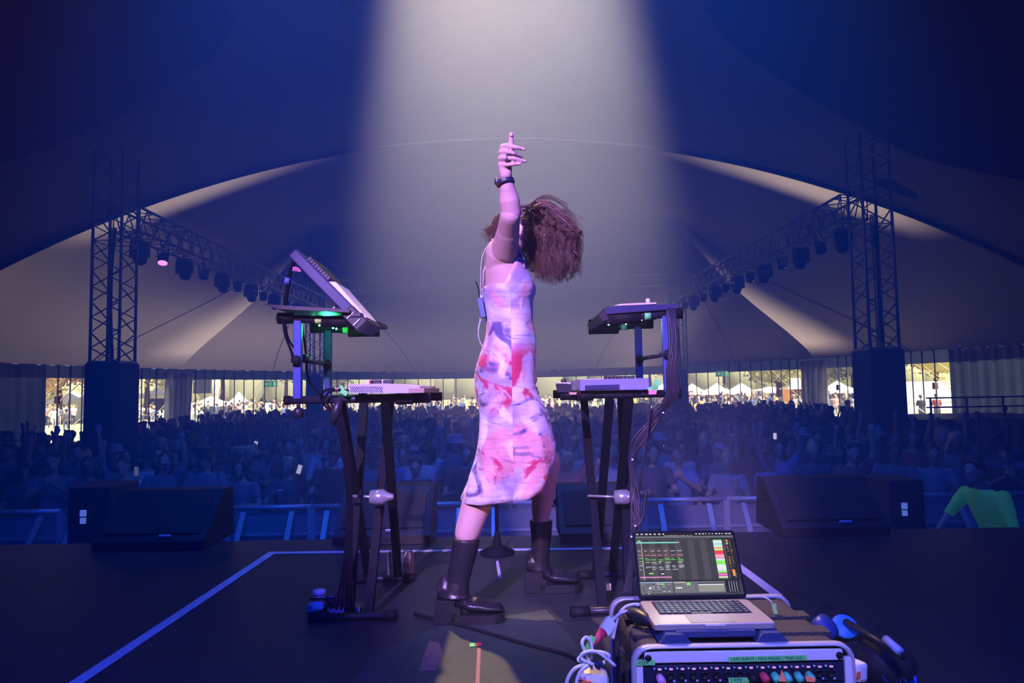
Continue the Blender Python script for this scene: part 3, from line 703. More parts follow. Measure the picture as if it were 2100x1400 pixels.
# --- items on the stand with the white lights
t = thing('desk_synthesizer', 'low blue-lit grey synthesizer with knobs on the lower tier of the stand with white lights', 'synthesizer', at(1260, 800, 2.9))
px_prism('body', mat('device_blue_grey', (.22, .23, .42), .5), [(1190, 778), (1330, 775), (1331, 798), (1190, 801)], 2.90, 3.36, t)
px_prism('side_panel', dkb, [(1200, 790), (1270, 788), (1270, 797), (1200, 799)], 2.893, 2.90, t)
m_ = MB()
for k in range(8): m_.lathe(at(1242+8*k, 776, 3.0), [(.008, -.004), (.008, .012)], 8)
m_.build('knob', dk, t); px_prism('label_strip', white_p, [(1198, 777), (1238, 776), (1238, 778), (1198, 779)], 2.93, 3.0, t)
t = thing('effects_pedal', 'small black effects box with a pale top standing at the end of the lower tier', 'pedal', at(1160, 800, 2.9))
px_prism('housing', dk, [(1142, 786), (1172, 786), (1172, 804), (1146, 804)], 2.92, 3.02, t); px_prism('top_plate', white_p, [(1142, 784), (1170, 784), (1170, 787), (1142, 787)], 2.92, 3.0, t)
MB().lathe(at(1156, 782, 2.96), [(.012, -.004), (.012, .01)], 10).build('knob', dk, t)
t = thing('wooden_wedge', 'small pale wooden wedge on the near arm end', 'wedge', at(1175, 806, 2.92)); px_prism('wedge_block', mat('pale_wood', (.55, .36, .22), .6), [(1167, 804), (1183, 804), (1182, 809), (1168, 809)], 2.915, 2.925, t)
t = thing('cable_tag', 'green and pink tape tags on the plugs behind the low grey synthesizer', 'tape', at(1345, 795, 2.9))
MB().box(at(1345, 790, 2.9), (.026, .006, .05), Euler((0, .4, 0))).box(at(1338, 796, 2.9), (.04, .006, .02), Euler((0, -.4, 0))).build('green_tape', green_tape, t)
MB().box(at(1338, 804, 2.88), (.032, .006, .018)).build('pink_tape', pink_tape, t)
t = thing('groove_box', 'pale-topped flat groove box lying on the upper tier of the stand with white lights', 'sampler', at(1290, 635, 2.95))
px_prism('body', dkb, [(1240, 632), (1262, 627), (1390, 623), (1392, 632), (1244, 644)], 2.92, 3.45, t)
px_prism('white_top', mat('cream_panel', (.72, .60, .50), .5), [(1258, 627), (1270, 623), (1310, 621), (1346, 620), (1346, 623)], 2.94, 3.36, t)
px_prism('front_edge', dk, [(1228, 645), (1244, 634), (1250, 640), (1248, 655), (1236, 658)], 2.93, 3.4, t)
MB().lathe(at(1329, 619, 3.0), [(.011, -.006), (.009, .014)], 10).build('knob', white_p, t)
# thick cable bundle down the right stand
t = thing('cable_bundle', 'thick bundle of dark cables hanging down the stand with white lights behind the laptop', 'cable', at(1380, 640, 2.9))
dc = mat('cable_blue_black', (.02, .022, .035), .5); random.seed(3)
for k in range(14):
    j = lambda s: random.uniform(-s, s)
    x0 = 1372+k*1.2
    P = [at(x0-4, 632, 2.92), at(x0+3+j(3), 700, 2.9), at(x0-2+j(4), 760, 2.9), at(1366+k*1.8, 812, 2.92), at(1345+j(16), 850, 2.94), at(1312+j(14), 900, 2.95), at(1296+j(4), 940, 2.96), at(1300+j(6), 990, 2.96),
         at(1304+j(9), 1040, 2.94), at(1302+j(8), 1090, 2.93), at(1294+j(6), 1150, 2.95), at(1285+j(10), 1225, 2.95)]
    MB().tube(catmull(P, 6), .0062, 5).build('wire', dc, t)
MB().tube(catmull([at(1325, 1008, 2.93), at(1322, 1030, 2.93), at(1318, 1060, 2.93), at(1306, 1080, 2.93)], 5), .008, 6).build('wire', dc, t)
MB().tube(catmull([at(1336, 812, 2.9), at(1328, 880, 2.9), at(1316, 960, 2.9), at(1310, 1010, 2.92)], 6), .004, 5).build('wire', dc, t)
for px, py in ((1295, 1100), (1297, 942), (1303, 1078), (1360, 846)): MB().ball(at(px, py, 2.90), .005, 8).build('cable_tie', white_p, t)
t = thing('cable_label', 'white paper cable label hanging by the foot of the stand with white lights', 'label', onz(1248, 1200, .05)); MB().box(onz(1248, 1203, .06), (.02, .004, .03)).build('paper', white_p, t)
# ------------------------------------------------------------------ rack case, laptop and the gear round them
case_m = mat('case_shell', (.035, .033, .034), .75, noise=(.10, .085, .075), bump=.8, nscale=220)
rim_m = mat('case_rim', (.66, .63, .68), .35, .35); dev_m = mat('rack_panel_blue', (.015, .018, .05), .4)
zc = .309; yF, yB = 1.73, 2.115; xL, xR = .286, .822; XM = (xL+xR)/2
tc = thing('rack_case', 'black ribbed rack case with silver rims and jack panels, under the laptop', 'case', (XM, 1.9, 0))
def rrect(y, hw, z0, z1, r, cx=XM):
    pts = []
    for (sx, sz, a0) in ((1, 1, 0), (-1, 1, 90), (-1, -1, 180), (1, -1, 270)):
        cxx, czz = cx+sx*(hw-r), ((z1-r) if sz > 0 else (z0+r))
        for k in range(6):
            a = radians(a0+18*k); pts.append((cxx+r*cos(a), y, czz+r*sin(a)))
    return pts
HW = (xR-xL)/2
MB().loft([rrect(yF+.012, HW-.006, .004, zc-.006, .035), rrect(yB-.012, HW-.006, .004, zc-.006, .035)], True, True, False).build('shell', case_m, tc)
for sx in (-1, 1):
    for y0 in (yF+.06, yF+.17, yF+.28): MB().box((XM+sx*(HW-.004), y0+.03, .15), (.022, .055, .16), bev=.006).build('side_rib', case_m, tc)
for y0 in (yF+.10, yF+.22):
    for dx in (-.19, .19): MB().box((XM+dx, y0, zc-.004), (.13, .05, .012), bev=.003).build('top_rib', case_m, tc)
for y, nm in ((yF, 'front_rim'), (yB, 'back_rim')):
    ring = rrect(y, HW, .002, zc, .042); m_ = MB(); n = len(ring)
    cc = Vector((XM, y, zc/2))
    sec = [(-.012, -.006), (-.012, .004), (-.004, .010), (.008, .010), (.014, .004), (.014, -.012)]
    rings = []
    for p in ring:
        p = Vector(p); d = (p-cc); d.y = 0; d.normalize(); rings.append([p+d*b*.7+Vector((0, a, 0)) for a, b in sec])
    rings.append(rings[0]); m_.loft(rings, False).build(nm, rim_m, tc)
# silver inner flange and black bolts
m_ = MB(); yf_ = yF-.004
m_.box((XM, yf_, zc-.024), (2*HW-.05, .010, .026), bev=.002).box((xL+.012, yf_, zc/2), (.018, .010, zc-.06), bev=.002).box((xR-.012, yf_, zc/2), (.018, .010, zc-.06), bev=.002)
m_.build('flange', mat('flange_white', (.78, .74, .80), .4), tc)
for x in (xL+.034, xR-.034): MB().lathe((x, yf_-.004, zc-.025), [(.0085, -.002), (.0085, .004), (.005, .006)], 14, (0, -1, 0)).build('bolt', black, tc)
# jack panels
def panel(zt, h, rows, name, seed):
    random.seed(seed)
    x0, x1 = xL+.022, xR-.022
    o = MB().box((XM, yF+.004, zt-h/2), (x1-x0, .02, h-.002), bev=.002).build(name, dev_m, tc)
    n = 16; st = (x1-x0-.05)/(n-.2); yy = yF-.008
    m1, m2, m3, m4 = MB(), MB(), MB(), MB()
    for k in range(n):
        x = x0+.036+st*k
        m1.lathe((x, yy, zt-h*.55), [(.0102, -.001), (.0102, .004), (.007, .0045), (.006, .001)], 12, (0, -1, 0))
        m2.box((x+.003, yy-.002, zt-h*.20), (.0085, .003, .0045), bev=.001)
        m3.lathe((x-.010, yy, zt-h*.17), [(.0026, 0), (.0026, .003)], 8, (0, -1, 0))
        m3.lathe((x+.010, yy, zt-h*.82), [(.0030, 0), (.0030, .003)], 8, (0, -1, 0))
    m1.build('jack_socket', black, o); m2.build('channel_light', mat('lit_pink_window', (.6, .3, .5), .4, emit=(.9, .45, .8), es=.5), o)
    m3.build('stud_pattern', mat('screw_white', (.85, .85, .95), .3, .2), o)
    return x0+.036, st
X0, ST = panel(zc-.042, .046, 2, 'jack_panel', 1)
panel(zc-.089, .046, 2, 'jack_panel', 2); panel(zc-.136, .046, 2, 'jack_panel', 3)
MB().box((XM, yF+.006, .070), (2*HW-.05, .02, .12), bev=.002).build('blank_panel', black, tc)
# green tape strips with handwriting
ink = mat('marker_ink', (.02, .05, .05), .7)
def tape(px0, px1, py0, py1, words, tsz=.0125, nm='label_tape'):
    Y = yF-.0125; a, b = at(px0, py0, Y), at(px1, py1, Y); z = (a.z+b.z)/2
    ang = 0; c = Vector(((a.x+b.x)/2, Y, z)); L = b.x-a.x
    o = MB().box(c, (L, .0012, .0125), Euler((0, radians(-.4), 0))).build(nm, green_tape, tc, label='green tape strip reading ' + words)
    text('handwriting', words, tsz, ink, o, c+Vector((-L/2+.005, -.0012, 0)), Euler((pi/2, 0, 0)).to_matrix(), .0002)
tape(1304, 1343, 1359, 1358, 'VOX'); tape(1494, 1655, 1351, 1349, '| KP3 INPUT | MINI FREAK | TR8S INS |', .0108); tape(1494, 1547, 1395, 1393, '| KP3')
# plugs and cables
def plug(k, row, col, name, d, extra=None, label=None):
    x = X0+ST*k; z = zc-.042-.047*row-.046*.55; p = Vector((x, yF-.012, z))
    t = thing('jack_plug', label, 'plug', p)
    q = p+Vector((d*.25, -.030, -.012)); r = p+Vector((d, -.055, -.07))
    MB().lathe(p, [(.0095, 0), (.0105, .014), (.008, .022)], 14, q-p).build('plug_collar', col, t)
    MB().tube([q, q+(r-q)*.5], [.0075, .004], 10).build('boot', rub, t)
    MB().tube(catmull([q+(r-q)*.4, r, r+Vector((d*.3, -.01, -.08)), Vector((r.x+d*.2, r.y+.01, .006))], 5), .0032, 6).build('wire', extra or rub, t)
    return t
gcol = mat('green_collar', (.08, .65, .35), .4); pcol = mat('pink_collar', (.85, .35, .55), .4)
plug(0, 0, pcol, '', .035, mat('tan_wire', (.5, .42, .3), .5), 'pink collared plug with a tan cable below the VOX tape')
for k, lb in ((8, 'bare black plug just under the first words of the long green tape'), (9, 'black plug with a slim red ring, second under the long green tape')): plug(k, 0, black if k == 8 else mat('red_tape', (.7, .05, .08), .7), '', .04, None, lb)
for k, lb in ((10, 'green collared plug next to the two black plugs'), (11, 'green collared plug beside the narrow orange flag'), (12, 'green collared plug just past the narrow orange flag'), (13, 'green collared plug just before the wide orange flag')): plug(k, 0, gcol, '', .028, None, lb)
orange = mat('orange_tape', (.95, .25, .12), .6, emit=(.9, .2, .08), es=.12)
MB().loft([[at(*p, yF-.045) for p in ((1603, 1372), (1611, 1392), (1613, 1398), (1598, 1397), (1600, 1386))], [at(*p, yF-.047) for p in ((1603, 1372), (1611, 1392), (1613, 1398), (1598, 1397), (1600, 1386))]], True, True, False).build('cable_flag', orange, label='narrow orange tape flag on a cable between the green plugs', cat='flag')
MB().loft([[at(*p, yF-.047) for p in ((1650, 1385), (1672, 1389), (1671, 1398), (1654, 1397))], [at(*p, yF-.049) for p in ((1650, 1385), (1672, 1389), (1671, 1398), (1654, 1397))]], True, True, False).build('cable_flag', orange, label='wide orange tape flag on a cable past the last green plug', cat='flag')

# laptop on a low stand
zlap = .350
LB = [at(1311, 1231, 1.955), at(1533, 1226, 1.955)]; LF = [at(1342, 1284, 1.762), at(1592, 1280, 1.762)]
for v in LB+LF: v.z = zlap
tl = thing('laptop', 'open silver laptop showing music software, standing on the rack case', 'laptop', ((LF[0]+LF[1])/2))
silver = mat('laptop_aluminium', (.62, .56, .50), .38, .5)
def rquad(P, r=.012):      # rounded quad outline from four corners
    out = []
    for i in range(4):
        p, a, b = P[i], P[i-1], P[(i+1) % 4]
        u_, v_ = (a-p).normalized()*r, (b-p).normalized()*r
        for k in range(5):
            t = k/4; out.append((1-t)**2*(p+u_)+2*t*(1-t)*p+t*t*(p+v_))
    return out
Q = rquad([LF[0], LF[1], LB[1], LB[0]])
MB().loft([[p-Vector((0, 0, .014)) for p in Q], [p-Vector((0, 0, .002)) for p in Q], [p for p in rquad([LF[0]+Vector((.002, .002, 0)), LF[1]+Vector((-.002, .002, 0)), LB[1]+Vector((-.002, -.001, 0)), LB[0]+Vector((.002, -.001, 0))])]], True, True, False).build('base', silver, tl)
def lp(u, v, h=.0006): a = LF[0].lerp(LF[1], u); b = LB[0].lerp(LB[1], u); p = a.lerp(b, v); p.z += h; return p
kb = MB().loft([[lp(.10, .40, .0002), lp(.90, .40, .0002), lp(.90, .93, .0002), lp(.10, .93, .0002)], [lp(.10, .40, .0010), lp(.90, .40, .0010), lp(.90, .93, .0010), lp(.10, .93, .0010)]], True, True, False).build('keyboard_well', dk, tl)
m_ = MB()
for r in range(6):
    for k in range(14):
        if r == 0 and 4 < k < 8: continue
        u0, v0 = .107+.0563*k, .412+.086*r
        c = lp(u0+.025, v0+.035, .0022); m_.box(c, (.0145, .0135, .0022), bev=.0008)
m_.build('key', mat('laptop_key', (.03, .035, .06), .45), kb)
m_ = MB()
random.seed(5)
for r in range(6):
    for k in range(14): m_.box(lp(.107+.0563*k+.025, .412+.086*r+.035, .0036), (.0032, .0032, .0003))
m_.build('key_legend', mat('key_legend', (.5, .6, .8), .5, emit=(.3, .5, .9), es=.25), kb)
MB().loft([[lp(.31, .05, .0003), lp(.69, .05, .0003), lp(.69, .36, .0003), lp(.31, .36, .0003)], [lp(.31, .05, .0008), lp(.69, .05, .0008), lp(.69, .36, .0008), lp(.31, .36, .0008)]], True, True, False).build('trackpad', mat('trackpad', (.42, .37, .36), .45, .3), tl)
MB().box(lp(.5, -.004, -.003), (.05, .003, .004)).build('finger_notch', white_p, tl)
# lid
TL, TR = at(1297, 1089, 2.115), at(1505, 1087, 2.115); BLc, BRc = LB[0]+Vector((.0, .004, .004)), LB[1]+Vector((0, .004, .004))
nl = (BRc-BLc).cross(TL-BLc).normalized(); nl = nl if nl.y < 0 else -nl
lid = rquad([BLc, BRc, TR, TL], .010)
MB().loft([[p-nl*.005 for p in lid], [p for p in lid]], True, True, False).build('lid', mat('lid_black', (.012, .013, .02), .25), tl)
def S(u, v, h=.0006):       # u across, v down from the top, inside the bezel
    u = .022+u*.956; v = .035+v*.925
    a = TL.lerp(TR, u); b = BLc.lerp(BRc, u); return a.lerp(b, v)+nl*h
scr_cols = {'bg': (.055, .055, .065), 'dk': (.018, .018, .022), 'w': (.85, .85, .85), 'g': (.25, .9, .12), 't': (.25, .75, .65), 'o': (1, .32, .06), 'r': (.95, .06, .10), 'p': (1, .40, .50), 'm': (.85, .30, .6), 'l': (.75, .8, .9),
            'c': (.62, .85, .72), 'br': (.20, .10, .09), 'gr': (.16, .17, .19), 'bl': (.35, .5, .7), 'y': (.8, .85, .5), 'st': (.085, .08, .09), 'tn': (.45, .42, .36), 'mg': (.5, .02, .25)}
keys_ = list(scr_cols); scr_m = [mat('screen_'+k, (0, 0, 0), .3, emit=scr_cols[k], es=1.0) for k in keys_]
sm = MB(); lay = [0.0006]
def R_(u0, v0, u1, v1, c, h=1):
    sm.mat(keys_.index(c)); z0 = .0006+.0002*h; sm.quad(S(u0, v1, z0), S(u1, v1, z0), S(u1, v0, z0), S(u0, v0, z0))
R_(0, 0, 1, 1, 'bg', 0); R_(0, 0, 1, .055, 'dk'); R_(0, .055, 1, .085, 'gr'); R_(0, .10, 1, .12, 'dk')
random.seed(11)
for k in range(7): R_(.012+.045*k, .012, .012+.045*k+random.uniform(.012, .03), .03, 'w', 2)
for k in range(11): R_(.62+.034*k, .012, .62+.034*k+random.uniform(.008, .022), .028, 'w', 2)
for k in range(16): R_(.30+.018*k, .042, .309+.018*k, .052, random.choice(['w', 'o', 'w', 'gr', 'l']), 2)
R_(0, .125, .78, .77, 'st')
for k in range(12):
    if k % 2: R_(.065*k, .125, .065*k+.065, .77, 'bg', 2)
for k in range(30): R_(.01+.025*k, .105, .018+.025*k, .115, 'tn', 2)
R_(.015, .127, .05, .147, 'g', 3); R_(.0, .155, .40, .175, 't', 3); R_(.40, .16, .44, .172, 'l', 3)
for r in range(13):
    v = .25+.012*r
    for s_ in range(5):
        if random.random() < .8: R_(.02+.09*s_, v+.004, .02+.09*s_+random.uniform(.03, .09), v+.009, 'br', 3)
for v, c in ((.42, 'g'), (.445, 'g'), (.47, 'g'), (.485, 'y'), (.37, 'p'), (.35, 'br'), (.54, 'l'), (.56, 'l'), (.575, 'tn'), (.60, 'l'), (.30, 'l'), (.51, 'tn')):
    for s_ in range(7):
        if random.random() < .75:
            u0 = .01+.066*s_; R_(u0, v, u0+random.uniform(.02, .06), v+.007, c, 4)
R_(.10, .655, .145, .675, 'g', 4); R_(.22, .665, .25, .68, 'l', 4); R_(.01, .715, .32, .732, 'm', 4); R_(.05, .15, .053, .77, 'w', 5)
v = .125
for c, h_ in (('g', .015), ('l', .022), ('w', .02), ('t', .022), ('c', .02), ('l', .02), ('o', .022), ('c', .015), ('g', .015), ('r', .06), ('p', .045), ('m', .022), ('c', .03), ('g', .06), ('w', .065), ('l', .03), ('g', .03), ('mg', .012), ('m', .02), ('mg', .01), ('m', .015), ('w', .01), ('g', .012)):
    R_(.785, v, .875, v+h_*1.06, c, 3); v += h_*1.06
R_(.878, .125, .995, .77, 'dk', 2)
for k in range(34):
    vv = .13+.0185*k; R_(.885, vv, .905, vv+.009, 'gr', 3); R_(.912+random.uniform(0, .01), vv, .93, vv+.008, random.choice(['o', 'gr', 'dk', 'o']), 3); R_(.945, vv, .945+random.uniform(.005, .03), vv+.005, random.choice(['gr', 'tn', 'br']), 3)
R_(.915, .128, .935, .165, 'o', 4); R_(.915, .18, .935, .20, 't', 4); R_(.93, .62, .955, .72, 'o', 4)
R_(0, .775, 1, .79, 'dk', 2); R_(0, .795, .32, .97, 'gr', 2); R_(.33, .795, .83, .97, 'gr', 2); R_(.84, .795, .97, .97, 'dk', 2)
R_(0, .795, .32, .81, 'bl', 3); R_(.33, .795, .45, .82, 'tn', 3)
for k in range(26):
    R_(.02+.05*(k % 6), .83+.035*(k//6), .04+.05*(k % 6), .838+.035*(k//6), random.choice(['l', 'tn', 'dk']), 3); R_(.345+.028*(k % 7), .85+.03*(k//7), .355+.028*(k % 7), .858+.03*(k//7), 'tn', 3)
R_(.165, .815, .19, .84, 'm', 4); R_(.20, .82, .24, .84, 'g', 4); R_(.455, .815, .495, .85, 'g', 4); R_(.085, .875, .11, .90, 'w', 4); R_(.35, .88, .41, .90, 'w', 4)
R_(.57, .82, .82, .83, 'dk', 3); R_(.57, .84, .82, .855, 'l', 4); R_(.57, .855, .82, .95, 'tn', 3)
for k in range(32): R_(.572+.0078*k, .858, .5755+.0078*k, .948, 'gr', 4)
for k in range(4): R_(.87+.025*k, .80, .873+.025*k, .96, 'l', 3)
sm.build('display', scr_m, tl, label='lit music software display')
lamp('screen_glow', 'AREA', S(.5, .5, .01), .35, (.7, .8, .8)); so = bpy.data.objects['screen_glow']; so.data.size = .2; so.rotation_euler = nl.to_track_quat('-Z', 'Y').to_euler()
# laptop riser
t = thing('laptop_riser', 'dark blue folding riser under the laptop', 'laptop stand', (XM, 1.85, zc))
rm = mat('riser_blue', (.03, .05, .16), .5)
c = (LF[0]+LF[1]+LB[0]+LB[1])/4
for sx in (-.115, .125):
    MB().loft([[(c.x+sx-.03, 1.735, zc+.004), (c.x+sx+.05, 1.735, zc+.004), (c.x+sx+.03, 1.735, zlap-.016), (c.x+sx-.012, 1.735, zlap-.016)], [(c.x+sx-.03, 1.94, zc+.004), (c.x+sx+.05, 1.94, zc+.004), (c.x+sx+.03, 1.94, zlap-.016), (c.x+sx-.012, 1.94, zlap-.016)]], True, True, False).build('leg', rm, t)
MB().box((c.x, 1.76, zc+.020), (.20, .02, .018), bev=.003).build('cross_bar', rm, t)
# cables and hubs by the laptop
wh = mat('white_cable', (.78, .76, .82), .4)
t = thing('white_cable', 'white charging cable arching from the laptop side over the case', 'cable', at(1305, 1238, 1.93))
MB().tube(catmull([at(1303, 1238, 1.93), at(1285, 1243, 1.92), at(1270, 1258, 1.88), at(1262, 1285, 1.83), at(1257, 1308, 1.78)], 6), .0042, 8).build('wire', wh, t)
MB().box(at(1307, 1239, 1.93), (.014, .008, .008), bev=.002).build('connector', wh, t)
t = thing('usb_adapter', 'white adapter box with yellow-green tape and red plug, hanging at the corner of the case', 'adapter', at(1245, 1285, 1.78))
MB().tube(catmull([at(1288, 1252, 1.90), at(1268, 1260, 1.86), at(1252, 1276, 1.80)], 5), .004, 8).build('wire', wh, t)
a, b = at(1253, 1272, 1.79), at(1238, 1296, 1.76); MB().bar(a, b, .027, .014, (0, 1, 0)).build('adapter_body', white_p, t)
MB().bar(a.lerp(b, .15)+Vector((0, -.0078, 0)), a.lerp(b, .9)+Vector((0, -.0078, 0)), .018, .0012, (0, 1, 0)).build('tape_patch', yellow_tape, t)
a2, b2 = at(1236, 1295, 1.76), at(1216, 1322, 1.73); MB().tube([a2, b2], [.013, .004], 10).build('red_plug', mat('red_plug', (.75, .03, .12), .5), t)
MB().box(at(1211, 1318, 1.73), (.016, .004, .034), Euler((0, .4, 0))).build('green_flag', green_tape, t)
t = thing('computer_mouse', 'black mouse-shaped dongle lying on the case beside the laptop', 'mouse', at(1320, 1260, 1.88))
MB().ball(at(1318, 1262, 1.87)+Vector((-.01, 0, -.002)), (.020, .055, .020), 16, Matrix.Rotation(radians(28), 3, 'Z')).build('mouse_body', dk, t)
MB().tube(catmull([at(1300, 1250, 1.92), at(1280, 1254, 1.95), at(1262, 1262, 1.95)], 5), .003, 6).build('wire', rub, t)
# white brick with coiled cable at the lower edge
t = thing('coiled_charger', 'white power brick wrapped in coiled white cable on the deck beside the case', 'charger', (at(1205, 1375, 1.72).x, 1.72, 0))
bc = at(1212, 1385, 1.74)
MB().box((bc.x, bc.y, bc.z-.065), (.072, .06, .17), Euler((0, .12, 0)), .022).build('charger_body', white_p, t)
MB().box((bc.x-.02, bc.y-.033, bc.z-.0), (.036, .002, .007), Euler((0, .2, 0))).build('red_mark', mat('red_mark', (.9, .2, .15), .6), t)
MB().box(at(1228, 1362, 1.70), (.014, .018, .02), Euler((0, .6, 0)), .003).build('clip', dkb, t)
def loop(P): MB().tube(catmull([at(x, y, Y) for x, y, Y in P], 7), .0042, 7).build('wire', wh, t)
loop([(1215, 1372, 1.70), (1204, 1345, 1.70), (1194, 1320, 1.70), (1200, 1307, 1.72), (1210, 1312, 1.72), (1214, 1330, 1.72), (1213, 1352, 1.72)])
loop([(1218, 1362, 1.69), (1196, 1358, 1.69), (1186, 1352, 1.69), (1200, 1340, 1.70), (1228, 1336, 1.71), (1248, 1342, 1.71), (1246, 1352, 1.71), (1233, 1362, 1.70)])
loop([(1214, 1362, 1.68), (1192, 1350, 1.68), (1198, 1338, 1.68), (1225, 1337, 1.69), (1262, 1365, 1.70)])
loop([(1200, 1362, 1.67), (1180, 1370, 1.67), (1166, 1388, 1.67), (1160, 1412, 1.67), (1158, 1440, 1.66)])
loop([(1206, 1364, 1.66), (1190, 1378, 1.66), (1182, 1400, 1.66), (1184, 1430, 1.66)])
t = thing('cable_tag', 'yellow-green paper tag on the thin cable beyond the laptop corner', 'tag', at(1590, 1245, 1.95))
MB().tube(catmull([at(1530, 1224, 1.96), at(1560, 1223, 1.97), at(1575, 1228, 1.96), at(1584, 1236, 1.95)], 5), .0022, 6).build('wire', wh, t)
MB().loft([[at(*p, 1.945) for p in ((1582, 1237), (1592, 1237), (1592, 1246), (1596, 1261), (1588, 1260), (1584, 1248))], [at(*p, 1.948) for p in ((1582, 1237), (1592, 1237), (1592, 1246), (1596, 1261), (1588, 1260), (1584, 1248))]], True, True, False).build('paper', yellow_tape, t)

# pile of stand parts and bags behind the case
pile_m = mat('dark_bag', (.012, .013, .022), .7, bump=.6, nscale=18)
g = MB(); random.seed(8)
for k in range(26):
    q = k/25; p = onz(1640+q*190+random.uniform(-14, 14), 1300+q*110+random.uniform(-12, 16)); g.ball((p.x, p.y, .05+.03*random.random()), (.09, .07, .07+.03*random.random()), 12)
me = remesh(g, 'bag', .012, 5, [pile_m])
p = onz(1740, 1350); t = link('equipment_bag', me, None, None, label='crumpled black equipment bag heaped on the deck behind the rack case', cat=None); t['category'] = 'bag'
c = at(1732, 1284, 2.25); t = thing('blue_disc', 'bright blue round disc cap lying on the black bag', 'cap', c)
ax = (CAM-c).normalized()+Vector((.2, 0, .5))
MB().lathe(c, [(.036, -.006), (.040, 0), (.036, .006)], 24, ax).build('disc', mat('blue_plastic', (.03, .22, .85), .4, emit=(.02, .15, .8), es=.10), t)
c = at(1690, 1288, 2.2); t = thing('stand_clamp', 'dark blue clamp head standing behind the corner of the case', 'clamp', c)
MB().lathe(c, [(.022, -.03), (.038, -.01), (.038, .02), (.02, .03)], 18, (.4, -.5, .6)).build('clamp_head', mat('clamp_blue', (.03, .06, .30), .4), t)
MB().bar(c+Vector((.015, -.01, -.02)), Vector((c.x+.012, c.y-.02, .01)), .02, .012).build('lever', mat('clamp_blue', (.03, .06, .30), .4), t)
t = thing('stand_tube', 'loose black stand tube with a pale blue end lying across the bag', 'tube', at(1790, 1310, 2.1))
MB().tube([at(1735, 1275, 2.25), at(1850, 1345, 2.0)], .012, 10).build('tube_body', dk, t); MB().tube([at(1816, 1310, 2.06), at(1846, 1336, 2.0)], .0125, 10).build('pale_end', mat('pale_blue', (.35, .42, .75), .4), t)
t = thing('adapter_block', 'white block adapter with a red patch and thin cord beside the rack case', 'adapter', at(1756, 1372, 1.85))
c = at(1756, 1374, 1.85); MB().box(c, (.040, .045, .050), Euler((0, .1, .4)), .010).build('block', white_p, t); MB().box(c+Vector((-.008, -.0285, 0)), (.012, .002, .016), Euler((0, .1, .4))).build('red_patch', mat('red_mark', (.9, .2, .15), .6), t)
MB().tube(catmull([at(1714, 1358, 1.76), at(1726, 1368, 1.8), at(1742, 1376, 1.84)], 5), .003, 6).build('cord', wh, t)
t = thing('plastic_packet', 'crinkled blue plastic packet at the foot of the bag', 'packet', onz(1835, 1400))
g = MB(); a_, b_ = 14, 10; rs = []
for i in range(a_):
    r = []
    for j in range(b_):
        q = onz(1798+72*i/(a_-1)+14*j/(b_-1), 1372+60*j/(b_-1)); r.append((q.x, q.y, .05+.014*sin(i*1.7+j*.9)+.010*sin(i*.8-j*2.1)))
    rs.append(r)
g.loft(rs, False, False); g.loft([[(x, y, .002) for x, y, z in r] for r in rs], False, False)
g.loft([[(x, y, .002) for x, y, z in r[:1]]+[r[0]] for r in rs], False, False)
g.build('film', mat('blue_film', (.05, .22, .85), .25), t)
# ------------------------------------------------------------------ performer
YP = 2.95
skin_m = mat('skin', (.62, .40, .34), .5, noise=(.66, .43, .36), nscale=9)
P0 = Vector((at(1040, 700, YP).x, YP, 0))
pf = thing('person', 'performer in a patterned dress and black boots, arm raised, curly hair over the face', 'person', P0)
def PX(px, py, Y=YP): return at(px, py, Y)
def ring_px(xl, xr, py, hy, yc, n=36, e=2.2, off=0.0, yc2=None):
    a, b = at(xl, py, yc), at(xr, py, yc); cx, hx, z = (a.x+b.x)/2, (b.x-a.x)/2+off, (a.z+b.z)/2; hy += off; out = []
    for j in range(n):
        t = 2*pi*j/n; c, s = cos(t), sin(t)
        out.append(Vector((cx+hx*math.copysign(abs(c)**(2/e), c), yc+hy*math.copysign(abs(s)**(2/e), s), z + (b.z-a.z)/2*c)))
    return out
B = MB(); _cap = B.cap
def _c20(p0, r0, p1, r1, seg=24, fl=1.0): return _cap(p0, r0, p1, r1, seg, fl)
B.cap = _c20
# torso: image rows, back edge, front edge, half width across the body
T = [(500, 1010, 1062, .13), (520, 1000, 1068, .155), (545, 992, 1076, .165), (565, 988, 1086, .160), (590, 989, 1096, .150), (612, 992, 1090, .135), (640, 995, 1089, .120), (665, 998, 1089, .118), (690, 998, 1094, .128), (715, 991, 1094, .145), (745, 981, 1094, .165), (780, 978, 1093, .175), (810, 982, 1098, .172), (835, 988, 1098, .15)]
B.loft([ring_px(a, b, y, h, YP, off=-.006) for y, a, b, h in T])
# shoulders and neck
sh_n, sh_f = PX(1036, 505, 2.80), PX(1030, 515, 3.10)
B.cap(sh_n, .058, PX(1034, 520, YP), .075); B.cap(sh_f, .055, PX(1034, 520, YP), .075)
B.cap(PX(1040, 505, YP), .062, PX(1085, 478, YP), .050); B.cap(PX(1035, 520, YP), .08, PX(1050, 500, YP), .06)
# raised arm (near side)
el, wr = PX(1046, 440, 2.62), PX(1036, 360, 2.56)
B.cap(PX(1036, 512, 2.80), .057, PX(1042, 475, 2.70), .046); B.cap(PX(1042, 478, 2.71), .046, PX(1046, 443, 2.62), .040)
B.cap(PX(1048, 437, 2.62), .040, PX(1044, 410, 2.60), .041); B.cap(PX(1044, 410, 2.60), .040, PX(1040, 385, 2.58), .031); B.cap(PX(1040, 388, 2.58), .031, PX(1037, 358, 2.56), .0235)
B.cap(PX(1030, 520, 2.84), .07, PX(1020, 560, 2.90), .06)
